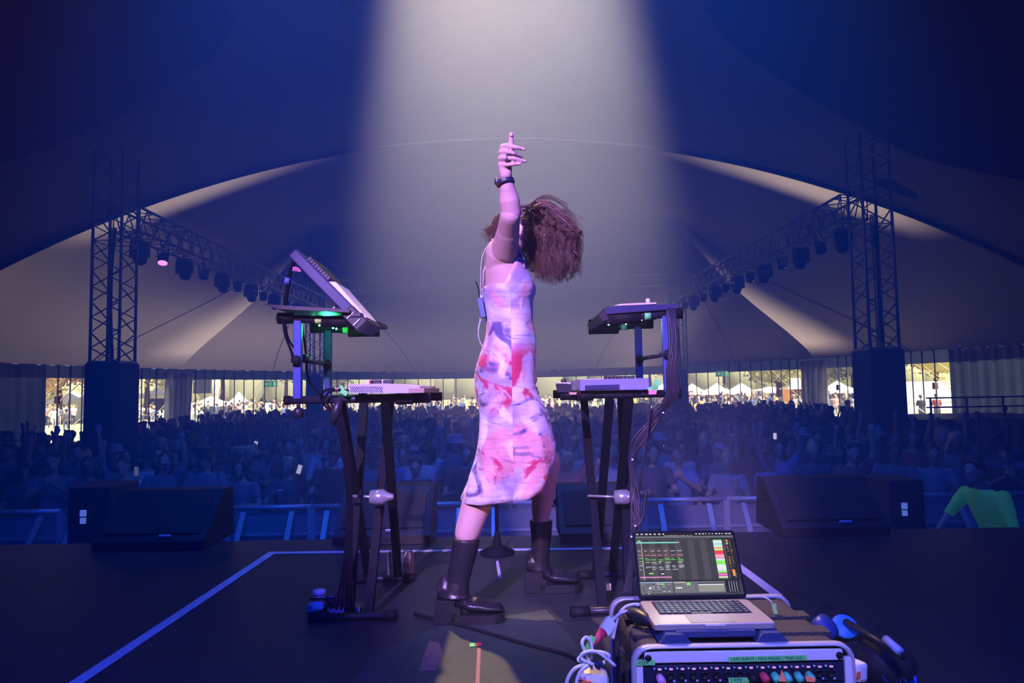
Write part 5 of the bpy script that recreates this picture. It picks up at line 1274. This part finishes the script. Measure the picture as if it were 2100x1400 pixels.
for k, p in POSES.items():
    PM[k] = (remesh(fig(p), 'body_'+k, .0135, 2, [skinA]), remesh(fig(p, 'shirt'), 'shirt_'+k, .018, 3, [CLO['dark']]), remesh(fig(p, 'trousers'), 'trousers_'+k, .022, 3, [jeans]))
HM = {}
for st in ('short', 'long', 'curly', 'bun', 'cap', 'bucket'):
    for t in (-1, 0, 1):
        for ln in (0, .12): HM[(st, t, ln)] = remesh(hair_mb(dict(tilt=t, lean=ln), st), 'hair_'+st, .011, 2, [HAIR['dark']])
# single-mesh figures for those too deep in the crowd to show separate clothes
def lowfig(pose, style, vox, facing_mats):
    m = fig(pose); hh = hair_mb(pose, style); m.add(hh.v, hh.f)
    s_ = fig(pose, 'shirt'); m.add(s_.v, s_.f)
    ln = pose.get('lean', 0); lowarm = pose['arm']
    def cls(x, y, z):
        yy = y + ln*max(0, z-.9)
        if z > 1.50 and abs(x) < .125:
            if yy < -.055 and z < 1.69: return 0
            return 3
        if z > 1.45 and abs(x) < .07: return 0
        if z < .88 and yy > -.19: return 2 if abs(x) < .2 else 0
        for s in (-1, 1):
            sh, el, wr = Vector((s*.175, 0, 1.395)), Vector(lowarm[s][0]), Vector(lowarm[s][1]); mid = sh+(el-sh)*.55
            q = Vector((x, yy, z))
            dm_ = min((q-(mid+(el-mid)*k)).length for k in (0, .5, 1)); dw = min((q-(el+(wr-el)*k/3)).length for k in range(5))
            if min(dm_, dw) < .062 and abs(x) > .165 or dw < .05: return 0
        return 1
    return remesh(m, 'person_body', vox, 1, facing_mats, cls)
print('low...')
LOW = []
for pn, st in (('relaxed', 'short'), ('leaning', 'long'), ('clapping', 'curly'), ('onearm', 'short'), ('armsup', 'long'), ('filming', 'short'), ('crossed', 'bun'), ('waving', 'cap')):
    LOW.append((pn, st, lowfig(POSES[pn], st, .017, [skinA, CLO['dark'], jeans, HAIR['dark']])))
def place_full(p, rz, sc_, pose, style, top, hcol, label, group=None, sk=None):
    body = bpy.data.objects.new('person', PM[pose][0]); C.objects.link(body); body.location = p; body.rotation_euler = (0, 0, rz); body.scale = (sc_,)*3
    body['label'] = label; body['category'] = 'person'
    if group: body['group'] = group
    def slot(o, m): o.material_slots[0].link = 'OBJECT'; o.material_slots[0].material = m
    slot(body, sk or skinA)
    t = POSES[pose].get('tilt', 0); ln = POSES[pose].get('lean', 0)
    for nm, me, m in (('shirt', PM[pose][1], CLO[top] if isinstance(top, str) else top), ('trousers', PM[pose][2], jeans), ('hat' if style in ('cap', 'bucket') else 'hair', HM[(style, t, ln)], HAIR[hcol] if hcol in HAIR else CLO[hcol])):
        c = bpy.data.objects.new(nm, me); C.objects.link(c); c.parent = body; slot(c, m)
    return body
random.seed(42)
PTXT = {'relaxed': 'standing with arms down', 'leaning': 'leaning on the barrier', 'armsup': 'with both arms raised', 'onearm': 'with one arm raised', 'waving': 'waving with a tilted head', 'clapping': 'clapping', 'filming': 'holding one hand up at the face', 'crossed': 'with folded arms'}
HTXT = {'short': 'short hair', 'long': 'long hair', 'curly': 'curly hair', 'bun': 'hair in a bun', 'cap': 'a cap', 'bucket': 'a bucket hat'}
CTXT = {'black': 'black', 'dark': 'dark', 'white': 'white', 'pale': 'pale', 'striped': 'grey', 'red': 'red', 'blue': 'blue'}
def ref(px):
    for lim, s in ((60, 'by the dark side wall'), (150, 'above the dark side speaker'), (250, 'before the tower by the straps'), (420, 'behind the biggest near monitor'), (560, 'before the gathered curtain'), (690, 'beside the tilted keyboard stand'), (880, 'behind the tilted keyboard stand'),
                   (960, 'close behind the performer'), (1090, 'between the performer\'s legs'), (1190, 'beyond the performer\'s knee'), (1310, 'behind the cable bundle stand'), (1420, 'past the cable bundle'), (1520, 'straight above the laptop'), (1640, 'past the laptop'), (1760, 'behind the monitor past the laptop'), (1880, 'before the tower by the guards'), (1990, 'near the worker in green'), (9999, 'past the worker in green')):
        if px < lim: return s
count = {}
people = []
rows = [9.15+.62*i for i in range(34)]
def limx(y):       # how far the crowd spreads at each depth
    return -min(.80*y, 9.8 if y < 14 else 12-.0*(y)), min(.80*y, 10.5)
for ri, y in enumerate(rows):
    x0, x1 = -.79*y, .79*y; step = .50 if y < 16 else .56; x = x0+random.random()*.3
    while x < x1:
        px = 1050+F*x/y
        yy = y+random.uniform(-.2, .2); ok = True
        # keep clear of the towers and the tent edge
        for tx, ty in ((-7.03, 12.0), (6.42, 12.0), (-7.06, 24.4), (5.95, 24.4)):
            if abs(x-tx) < .62 and abs(yy-ty) < .62: ok = False
        if ((x-CX)/(AX-1.2))**2+((yy-CY)/(AY-1))**2 > 1: ok = False
        if px < 200 and yy > 15.5: ok = False
        if px > 1840 and yy > 13.2: ok = False
        if 200 <= px < 420 and yy > 22: ok = False
        if yy > 26 and (px < 430 or px > 1680): ok = False
        if 1700 < px <= 1840 and yy > 21: ok = False
        if ok: people.append((yy, x+random.uniform(-.1, .1), px, ri))
        x += step*random.uniform(.85, 1.2)
people.sort()
inview = [p for p in people if -10 < 1050+F*p[1]/p[0] < 2110]
chosen = inview[:286]; rest = inview[286:]
print('crowd', len(inview))
used = {}
SK = [skinA, skinA, skinA, skinB]
for i, (y, x, px, ri) in enumerate(chosen):
    h = random.uniform(.93, 1.07); rz = atan2(-x*.0, 1)*0 + random.uniform(-.35, .35) - x*.03; p = (x, y, GZ)
    front = ri <= 1; top = random.choice(['black', 'dark', 'dark', 'white', 'pale', 'striped', 'black', 'blue', 'red'] if front else ['black', 'dark', 'dark', 'pale', 'striped', 'black', 'white'])
    style = random.choice(['short', 'short', 'long', 'long', 'curly', 'bun', 'cap', 'bucket']); hcol = random.choice(['dark', 'dark', 'fair'])
    pose = random.choice(['leaning', 'relaxed', 'clapping', 'filming', 'waving', 'leaning'] if ri == 0 else ['relaxed', 'relaxed', 'relaxed', 'clapping', 'onearm', 'filming', 'waving', 'crossed', 'relaxed', 'relaxed', 'armsup', 'crossed'])
    if i < 130:
        if style in ('cap', 'bucket'): hcol = random.choice(['dark', 'pale', 'black']); hc_ = CLO[hcol]; 
        ht = HTXT[style] if style in ('cap', 'bucket') else ('fair ' if hcol == 'fair' else 'dark ')+HTXT[style]
        # look: unique among its neighbours, retry a few times
        rowt = 'front row' if ri == 0 else 'second row' if ri == 1 else 'third row' if ri == 2 else 'fourth row' if ri == 3 else 'deeper in the crowd'
        for _ in range(30):
            lb = '%s-topped person, %s, %s, %s%s' % (CTXT[top], ht.replace('hair in a bun', 'hair bun'), {'relaxed': 'arms down', 'leaning': 'leaning', 'armsup': 'arms up', 'onearm': 'one arm up', 'waving': 'waving', 'clapping': 'clapping', 'filming': 'hand at face', 'crossed': 'folded arms'}[pose], {0: 'front row, ', 1: 'second row, ', 2: 'third row, '}.get(ri, ''), ref(px))
            if lb not in used: break
            top = random.choice(list(CTXT)); pose = random.choice([k for k in PTXT if k != 'leaning' or ri == 0]); ht = ht
        used[lb] = 1
        if style in ('cap', 'bucket'): pass
        place_full(p, rz, h, pose, style, top, hcol if style not in ('cap', 'bucket') else hcol, lb, 'people in the rows nearest the barrier', random.choice(SK))
    else:
        pn, st, me = random.choice(LOW+[LOW[0], LOW[1], LOW[2], LOW[6], LOW[0], LOW[1]]); o = bpy.data.objects.new('person', me); C.objects.link(o); o.location = p; o.rotation_euler = (0, 0, rz); o.scale = (h,)*3
        for s_, m_ in ((0, random.choice(SK)), (1, CLO[top]), (3, HAIR['dark'] if random.random() < .7 else HAIR['fair'])):
            o.material_slots[s_].link = 'OBJECT'; o.material_slots[s_].material = m_
        arms = 'with raised arm' if pn in ('onearm', 'armsup', 'waving') else 'with arms low'
        third = 'towards the yellow straps' if px < 700 else 'in the hazy middle' if px < 1400 else 'towards the two guards'
        lb = 'dim person in %s top %s, deep crowd %s' % (CTXT[top], arms, third)
        o['label'] = lb; o['category'] = 'person'; o['group'] = lb.replace('dim person', 'dim people')
# the rest of the audience as one mass
print('mass', len(rest))
def mass(name, spots, meshes, mats, label, cat):
    V, Fi, LT, MI = [], [], [], []; off = 0
    cache = []
    for me in meshes:
        co = np.empty(len(me.vertices)*3, dtype=np.float32); me.vertices.foreach_get('co', co); co = co.reshape(-1, 3)
        vi = np.empty(len(me.loops), dtype=np.int32); me.loops.foreach_get('vertex_index', vi)
        lt = np.empty(len(me.polygons), dtype=np.int32); me.polygons.foreach_get('loop_total', lt)
        mi = np.empty(len(me.polygons), dtype=np.int32); me.polygons.foreach_get('material_index', mi); cache.append((co, vi, lt, mi))
    for x, y, z, rz, h, cm in spots:
        co, vi, lt, mi = random.choice(cache); c, s = cos(rz), sin(rz)
        R = np.array([[c, -s, 0], [s, c, 0], [0, 0, 1]], dtype=np.float32)*h
        V.append(co @ R.T + np.array([x, y, z], dtype=np.float32)); Fi.append(vi+off); LT.append(lt)
        mp_ = np.array(cm, dtype=np.int32); MI.append(mp_[mi]); off += len(co)
    V = np.concatenate(V); Fi = np.concatenate(Fi); LT = np.concatenate(LT); MI = np.concatenate(MI)
    me = bpy.data.meshes.new(name); me.vertices.add(len(V)); me.vertices.foreach_set('co', V.ravel()); me.loops.add(len(Fi)); me.loops.foreach_set('vertex_index', Fi)
    me.polygons.add(len(LT)); me.polygons.foreach_set('loop_start', np.concatenate([[0], np.cumsum(LT)[:-1]]).astype(np.int32)); me.polygons.foreach_set('loop_total', LT); me.polygons.foreach_set('material_index', MI)
    me.polygons.foreach_set('use_smooth', np.ones(len(LT), dtype=bool))
    for m in mats: me.materials.append(m)
    me.update(calc_edges=True); o = bpy.data.objects.new(name, me); C.objects.link(o); return tag(o, label, cat, None, 'stuff')
LOWM = [lowfig(POSES[pn], st, .038, [skinA, CLO['dark'], jeans, HAIR['dark']]) for pn, st in (('relaxed', 'short'), ('relaxed', 'long'), ('clapping', 'curly'), ('onearm', 'short'), ('relaxed', 'cap'), ('relaxed', 'bucket'))]
mm = [skinA, skinB, CLO['black'], CLO['dark'], CLO['pale'], CLO['striped'], jeans, HAIR['dark'], HAIR['fair']]
mass('crowd', [(x, y, GZ, random.uniform(-.4, .4), random.uniform(.92, 1.08), (random.choice([0, 0, 1]), random.choice([2, 3, 3, 4, 5]), 6, random.choice([7, 7, 8]))) for y, x, px, ri in rest], LOWM, mm,
     'dense silhouetted audience filling the back of the tent', 'crowd')
# sunlit visitors out on the field
br = [skinA, CLO['white'], mat('cloth_pink', (.75, .35, .35), .8), mat('cloth_yellow', (.75, .55, .15), .8), CLO['blue'], CLO['dark'], jeans, HAIR['dark'], HAIR['fair'], mat('cloth_mint', (.4, .65, .5), .8)]
random.seed(77); sp = []
for k in range(520):
    px = random.uniform(60, 1960); y = random.choice([random.uniform(41, 60), random.uniform(55, 92)])
    if 1830 < px and random.random() < .93: continue
    sp.append(((px-1050)/F*y, y, GZ, random.uniform(0, 6.28), random.uniform(.92, 1.08), (0, random.choice([1, 1, 2, 3, 4, 5, 9]), random.choice([6, 6, 5, 1]), random.choice([7, 8]))))
mass('festival_crowd', sp, LOWM, br, 'sunlit visitors strolling on the field beyond the open tent sides', 'crowd')
# notable people
def outside(px, py_head, h, top, style, label, pose='crossed', rz=pi, Yd=None):
    p = at(px, py_head, Yd); place_full((p.x, Yd, GZ), rz, h, pose, style, top, 'dark', label)
outside(1889, 820, 1.0, 'black', 'short', 'guard in dark clothes with folded arms standing outside on the grass', Yd=39.6)
outside(1921, 820, 1.03, 'red', 'short', 'guard in a red shirt with folded arms standing outside on the grass', Yd=39.0)
outside(1738, 830, 1.1, 'black', 'cap', 'tall person in black silhouetted against daylight near the shiny curtain', 'relaxed', .4, 24.2)
# worker in the pit in a high-visibility green shirt
hv = mat('hi_vis_green', (.22, .80, .10), .7, emit=(.1, .8, .25), es=.035)  # faint glow added to brighten the shirt
pose_h = dict(arm={-1: [(-.33, -.12, 1.18), (-.36, -.34, 1.02), (-.37, -.42, .98)], 1: [(.26, -.14, 1.12), (.22, -.20, .86), (.22, -.24, .78)]}, lean=.45, sleeve=1)
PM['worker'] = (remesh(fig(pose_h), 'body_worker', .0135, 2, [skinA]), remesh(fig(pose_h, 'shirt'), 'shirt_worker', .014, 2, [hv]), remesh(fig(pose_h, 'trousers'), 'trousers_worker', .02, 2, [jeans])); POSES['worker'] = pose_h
HM[('short', 0, .45)] = remesh(hair_mb(dict(lean=.45), 'short'), 'hair_worker', .011, 2, [HAIR['dark']])
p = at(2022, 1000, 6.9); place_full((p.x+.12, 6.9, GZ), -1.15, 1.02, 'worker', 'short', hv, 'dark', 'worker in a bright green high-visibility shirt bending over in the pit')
# small lit phones and cups held up in the crowd
def phone(px, py, Y, lit, label, rot=0.0):
    c = at(px, py, Y); t = thing('mobile_phone', label, 'phone', c)
    MB().box(c, (.062, .009, .125), Euler((0, rot, 0)), .004).build('phone_body', dk, t)
    MB().box(c+Vector((0, -.0052, 0)), (.056, .001, .115), Euler((0, rot, 0))).build('phone_screen', mat('phone_glow_%d' % int(lit*10), (.05, .05, .06), .3, emit=(.75, .7, 1.0), es=lit), t)
phone(1589, 895, 11.2, .9, 'brightly lit phone held up in the crowd above the laptop'); phone(524, 912, 10.6, .7, 'thin lit phone held edge-on in the crowd over the barrier', .25); phone(614, 962, 8.9, .6, 'lit phone held tilted in the front row by the keyboard stand legs', .3)
phone(280, 966, 8.9, .12, 'dim phone held upright in the front row above the monitor'); phone(1358, 908, 11.0, .4, 'small reddish lit phone past the cable bundle')
def cup(px, py, Y, label, m=white_p):
    c = at(px, py, Y); t = thing('drink_cup', label, 'cup', c)
    MB().lathe(c, [(.028, -.06), (.040, .058), (.043, .06), (.038, .055)], 16).build('cup_body', m, t)
cup(446, 1010, 8.25, 'pale paper cup held over the barrier near the big monitor', mat('cup_paper', (.45, .45, .5), .6)); cup(344, 957, 8.9, 'small pale cup in a front row hand above the monitor', MATS['cup_paper']); cup(574, 1015, 8.3, 'clear cup standing on the barrier rail', mat('clear_cup', (.4, .42, .5), .2)); cup(1508, 990, 8.2, 'clear cup held at the barrier above the laptop', MATS['clear_cup'])

# ------------------------------------------------------------------ viewing platform by the side wall
t = thing('viewing_platform', 'low dark viewing platform with a railing along the side wall, before the two guards', 'platform', (9.6, 16.5, GZ))
zt = at(1900, 858, 16.5).z
MB().box((11.3, 17.5, (GZ+zt)/2), (4.2, 3.0, zt-GZ)).build('deck', black, t)
for i in range(6): MB().tube([(9.8+.85*i, 16.1, zt), (9.8+.85*i, 16.1, zt+.5)], .025, 6).build('post', steel if False else truss_m, t)
for dz in (.5, .28): MB().tube([(9.7, 16.1, zt+dz), (14, 16.1, zt+dz)], .02, 6).build('rail', truss_m, t)

# exit signs
for px, py, lb in ((555, 787, 'small green exit sign hanging near the dull gathered curtain'), (1481, 766, 'small green exit sign hanging above the long white marquee')):
    a = hit(px); pp = perim(a, .985); c = at(px, py, pp.y); t = thing('exit_sign', lb, 'sign', c)
    MB().box(c, (.62, .06, .27), bev=.01).build('sign_body', mat('exit_green', (.05, .4, .15), .5, emit=(.20, .85, .35), es=.55), t)
    ew = mat('exit_white', (.8, .9, .8), .5, emit=(.8, 1, .8), es=1.1); y = c.y-.035; m_ = MB()
    m_.add([(c.x-.24, y, c.z), (c.x-.15, y, c.z+.07), (c.x-.15, y, c.z-.07)], [(0, 1, 2)], False).box((c.x-.12, y, c.z), (.07, .004, .03))
    m_.ball((c.x+.02, y, c.z+.075), .022, 8).bar((c.x+.01, y, c.z+.05), (c.x, y, c.z-.02), .004, .035).bar((c.x, y, c.z-.02), (c.x-.05, y, c.z-.09), .004, .02).bar((c.x, y, c.z-.02), (c.x+.05, y, c.z-.08), .004, .02).bar((c.x, y, c.z+.04), (c.x-.06, y, c.z+.02), .004, .016).bar((c.x+.01, y, c.z+.04), (c.x+.06, y, c.z+.01), .004, .016)
    m_.box((c.x+.20, y, c.z), (.11, .004, .2)); m_.build('pictogram', ew, t)
    MB().tube([c+Vector((-.2, 0, .13)), Vector((c.x-.2, c.y, ZE-.2))], .004, 4).tube([c+Vector((.2, 0, .13)), Vector((c.x+.2, c.y, ZE-.2))], .004, 4).build('wire', steel, t)
# little dark speakers on the side poles
for px, py, lb in ((1719, 794, 'small dark box fixed to a side pole next to the shiny curtain'), (1918, 791, 'small dark box fixed to a side pole above the guard in red'), (117, 820, 'small reddish box fixed to a side pole near the dark side wall')):
    a = hit(px); pp = perim(a, .99); c = at(px, py, pp.y); t = thing('pole_box', lb, 'box', c); MB().box(c, (.13, .12, .22), bev=.01).build('box_body', mat('pole_box_brown', (.10, .05, .05), .6), t); MB().box(c+Vector((0, .07, 0)), (.05, .04, .08)).build('bracket', steel, t)

# ------------------------------------------------------------------ outside
random.seed(5)
leafs = [mat('leaf_green', (.26, .30, .10), .8), mat('leaf_olive', (.42, .42, .17), .8), mat('leaf_grey_green', (.30, .32, .20), .8), mat('leaf_rust', (.44, .32, .20), .8)]; bark = mat('bark', (.10, .07, .05), .9)
def tree(px, Y, hgt, wid, lm, label):
    x = (px-1050)/F*Y; t = thing('tree', label, 'tree', (x, Y, GZ), 'trees beyond the field')
    MB().tube([(x, Y, GZ), (x+.1, Y, GZ+hgt*.25), (x-.05, Y, GZ+hgt*.5)], [.35, .26, .15], 8).build('trunk', bark, t)
    m_ = MB()
    for k in range(14):
        a = random.random()*6.28; r = wid*.33*random.random(); c = Vector((x+r*cos(a), Y+r*sin(a), GZ+hgt*random.uniform(.42, .80))); m_.ball(c, (wid*.20, wid*.20, hgt*.14), 8)
        for q in range(190):
            d = Vector((random.gauss(0, 1), random.gauss(0, 1), random.gauss(0, 1))).normalized(); p = c+Vector((d.x*wid*.24, d.y*wid*.24, d.z*hgt*.17))*random.uniform(.85, 1.1)
            u_ = d.orthogonal().normalized(); v_ = d.cross(u_); a_ = random.random()*6.28; e1 = (u_*cos(a_)+v_*sin(a_))*.20+d*.08*random.uniform(-1, 1); e2 = (v_*cos(a_)-u_*sin(a_))*.14+d*.1*random.uniform(-1, 1)
            m_.quad(p-e1, p-e2, p+e1, p+e2)
    m_.build('crown', lm, t)
tree(120, 62, 9, 14, leafs[3], 'rust tinged tree crown behind the yellow straps and steep ropes')
tree(300, 70, 10, 8, leafs[2], 'grey-green tree seen between the covered tower and the gathered curtain')
tree(455, 84, 13, 12, leafs[1], 'broad olive tree past the gathered curtain, behind the lighting frame')
tree(585, 104, 15, 13, leafs[0], 'dark green tree behind the first exit sign')
tree(700, 90, 12, 12, leafs[2], 'grey-green tree behind the posts of the tilted keyboard stand')
tree(1330, 110, 12, 12, leafs[1], 'hazy olive tree behind the posts of the cable bundle stand')
tree(1482, 118, 15, 14, leafs[0], 'wide dark tree with a thick trunk under the exit sign on the guards\' side')
tree(1592, 66, 8.2, 8.5, leafs[1], 'round bright olive tree standing before the orange stall')
tree(1675, 100, 12, 12, leafs[2], 'dark tree rising over the shiny curtain')
tree(1745, 78, 10, 9, leafs[2], 'tree behind the small dark pole box beside the shiny curtain')
tree(1915, 72, 11, 15, leafs[1], 'broad sunlit tree above the white hoarding and the guards')
# distant belt of woodland closes the horizon
m_ = MB()
for k in range(90):
    x = -150+300*k/89; m_.ball((x+random.uniform(-2, 2), 175+random.uniform(-8, 8), GZ+4), (5.5, 4, random.uniform(5.5, 9)), 10)
m_.build('woodland', leafs[2], label='hazy belt of woodland along the far edge of the field', cat='woodland', kind='stuff')
tent_w = mat('marquee_white', (.85, .83, .78), .7)
def marquee(px0, px1, Y, pe, pp, label, m=None, n=1, col=None):
    a, b = at(px0, pe, Y), at(px1, pe, Y); zp = at((px0+px1)/2, pp, Y).z; w_ = (b.x-a.x); dp = min(6, w_)
    t = thing('marquee', label, 'tent', ((a.x+b.x)/2, Y, GZ)); mk = m or tent_w
    r = MB()
    for k in range(n):
        xa, xb = a.x+w_*k/n, a.x+w_*(k+1)/n; ap = Vector(((xa+xb)/2, Y+dp/2, zp)); q = [Vector((xa, Y, a.z)), Vector((xb, Y, a.z)), Vector((xb, Y+dp, a.z)), Vector((xa, Y+dp, a.z))]
        mids = [v.lerp(ap, .5)-Vector((0, 0, (zp-a.z)*.12)) for v in q]
        for j in range(4): r.quad(q[j], q[(j+1) % 4], mids[(j+1) % 4], mids[j]); r.add([mids[j], mids[(j+1) % 4], ap], [(0, 1, 2)], False)
        for j in range(4): r.bar(q[j]-Vector((0, 0, .15)), q[(j+1) % 4]-Vector((0, 0, .15)), .05, .3)
    r.build('canopy', mk, t)
    MB().box(((a.x+b.x)/2, Y+dp, (GZ+a.z)/2), (w_, .06, a.z-GZ)).build('back_wall', col or mk, t)
    for k in range(n+1): MB().tube([(a.x+w_*k/n, Y, GZ), (a.x+w_*k/n, Y, a.z)], .05, 6).build('post', steel, t)
marquee(95, 186, 66, 822, 800, 'white marquee seen behind the yellow straps', n=2)
marquee(262, 345, 72, 812, 796, 'white marquee seen between the covered tower and the gathered curtain', n=1, col=mat('stall_dark', (.10, .09, .09), .8))
marquee(388, 450, 76, 828, 812, 'pale blue-walled stall just past the gathered curtain', n=1, col=mat('stall_blue', (.35, .50, .55), .8))
marquee(462, 502, 80, 828, 803, 'bright white pointed marquee beyond the lighting frame', n=1)
marquee(520, 760, 96, 838, 822, 'long row of cream marquees behind the posts of the tilted keyboard stand', n=5, col=mat('stall_cream', (.75, .60, .42), .8))
marquee(1290, 1400, 90, 806, 785, 'white marquee behind the posts of the cable bundle stand', n=2)
marquee(1405, 1560, 100, 806, 785, 'long white marquee with low peaks under the exit sign', n=3)
marquee(1562, 1618, 72, 800, 792, 'small open white marquee under the round olive tree', n=1)
marquee(1702, 1760, 64, 800, 780, 'white marquee just past the shiny curtain', n=1, col=mat('stall_dark', (.10, .09, .09), .8))
# orange stall
a, b = at(1618, 798, 62), at(1664, 798, 62); t = thing('food_stall', 'bright orange food stall next to the shiny curtain', 'stall', ((a.x+b.x)/2, 62, GZ)); orm = mat('orange_stall', (.95, .42, .06), .6)
MB().box(((a.x+b.x)/2, 63.5, (GZ+a.z)/2), (b.x-a.x, .1, a.z-GZ)).box((a.x, 62.8, (GZ+a.z)/2), (.1, 1.6, a.z-GZ)).box((b.x, 62.8, (GZ+a.z)/2), (.1, 1.6, a.z-GZ)).box(((a.x+b.x)/2, 62, GZ+.5), (b.x-a.x, .1, 1.0)).build('walls', orm, t)
MB().box(((a.x+b.x)/2, 62.6, a.z+.06), (b.x-a.x+.4, 2.2, .12)).box(((a.x+b.x)/2-.3, 62.2, a.z+.55), (.9, .1, .9)).build('roof', tent_w, t)
# white hoarding
a, b = at(1838, 783, 58), at(1965, 779, 58); t = thing('hoarding', 'long plain white hoarding behind the two guards', 'fence', ((a.x+b.x)/2, 58, GZ)); MB().box(((a.x+b.x)/2+3, 58, (GZ+a.z)/2), (b.x-a.x+10, .1, a.z-GZ)).build('panel', tent_w, t)
for k in range(8): MB().box((a.x-1+2*k, 58.12, (GZ+a.z)/2), (.08, .1, a.z-GZ)).build('post', steel, t)
def fence(px0, px1, Y, label):
    x0, x1 = (px0-1050)/F*Y, (px1-1050)/F*Y; t = thing('field_fence', label, 'fence', ((x0+x1)/2, Y, GZ))
    m_ = MB().tube([(x0, Y, GZ+1.05), (x1, Y, GZ+1.05)], .03, 5).tube([(x0, Y, GZ+.1), (x1, Y, GZ+.1)], .02, 5); n_ = int((x1-x0)/.14)
    for k in range(n_): m_.tube([(x0+.14*k, Y, GZ+.1), (x0+.14*k, Y, GZ+1.05)], .008, 4, False)
    m_.build('bars', steel, t)
    for k in range(int((x1-x0)/2.2)+1): MB().tube([(x0+2.2*k, Y, GZ), (x0+2.2*k, Y, GZ+1.1)], .03, 6).build('post', steel, t)
fence(1838, 1960, 47, 'low steel fence on the grass behind the two guards'); fence(255, 340, 50, 'low steel fence outside between the covered tower and the gathered curtain'); fence(460, 530, 62, 'low steel fence before the bright pointed marquee')
# lighting frame outside
c = at(415, 800, 60); t = thing('screen_rig', 'white metal frame holding a dark screen outside past the gathered curtain', 'frame', (c.x, 60, GZ))
m_ = MB(); z0 = at(415, 782, 60).z
for dx in (-1.2, 1.2): lattice(m_, (c.x+dx, 60, GZ), (c.x+dx, 60, z0+.4), .25, .25, 1.0, .03, .02)
lattice(m_, (c.x-1.2, 60, z0+.4), (c.x+1.2, 60, z0+.4), .25, .25, 1.0, .03, .02); m_.build('frame_truss', tent_w, t)
MB().box((c.x, 60, z0-.4), (1.5, .3, 1.3)).build('screen', dk, t)

# ------------------------------------------------------------------ haze in the tent
hz = bpy.data.materials.new('stage_haze'); hz.use_nodes = True; nt = hz.node_tree; nt.nodes.clear()
vs = nt.nodes.new('ShaderNodeVolumeScatter'); vs.inputs['Density'].default_value = .042; vs.inputs['Color'].default_value = (1, 1, 1, 1); vs.inputs['Anisotropy'].default_value = 0.0
ou = nt.nodes.new('ShaderNodeOutputMaterial'); nt.links.new(vs.outputs[0], ou.inputs['Volume'])
def haze_box(name, m, ring, label):
    bm_ = bmesh.new(); me_ = MB().loft([[(x, y, z) for x, y in ring] for z in (GZ-.02, 9.0)]).mesh(name); bm_.from_mesh(me_); bmesh.ops.recalc_face_normals(bm_, faces=bm_.faces)
    if bm_.calc_volume(signed=True) < 0: bmesh.ops.reverse_faces(bm_, faces=bm_.faces)
    bm_.to_mesh(me_); me_.materials.append(m); return link(name, me_, None, None, kind='stuff', label=label, cat='haze')
HY = 3.75; ring = [perim(2*pi*i/120, .985) for i in range(120)]
haze_box('haze', hz, [(p.x, max(p.y, HY)) for i, p in enumerate(ring) if p.y > HY or (i and ring[i-1].y > HY) or ring[(i+1) % 120].y > HY], 'theatrical haze hanging over the audience')
hz2 = hz.copy(); hz2.name = 'thin_haze'; hz2.node_tree.nodes['Volume Scatter'].inputs['Density'].default_value = .006
haze_box('haze', hz2, [(-9, -6), (9, -6), (9, HY-.01), (-9, HY-.01)], 'thinner haze over the stage')
sc.cycles.volume_bounces = 0; sc.cycles.max_bounces = 4; sc.cycles.diffuse_bounces = 2; sc.cycles.glossy_bounces = 2; sc.cycles.transmission_bounces = 2
sc.cycles.use_denoising = True; sc.cycles.sample_clamp_indirect = 3.0; sc.cycles.caustics_reflective = False; sc.cycles.caustics_refractive = False
sc.cycles.use_adaptive_sampling = True; sc.cycles.adaptive_threshold = .02
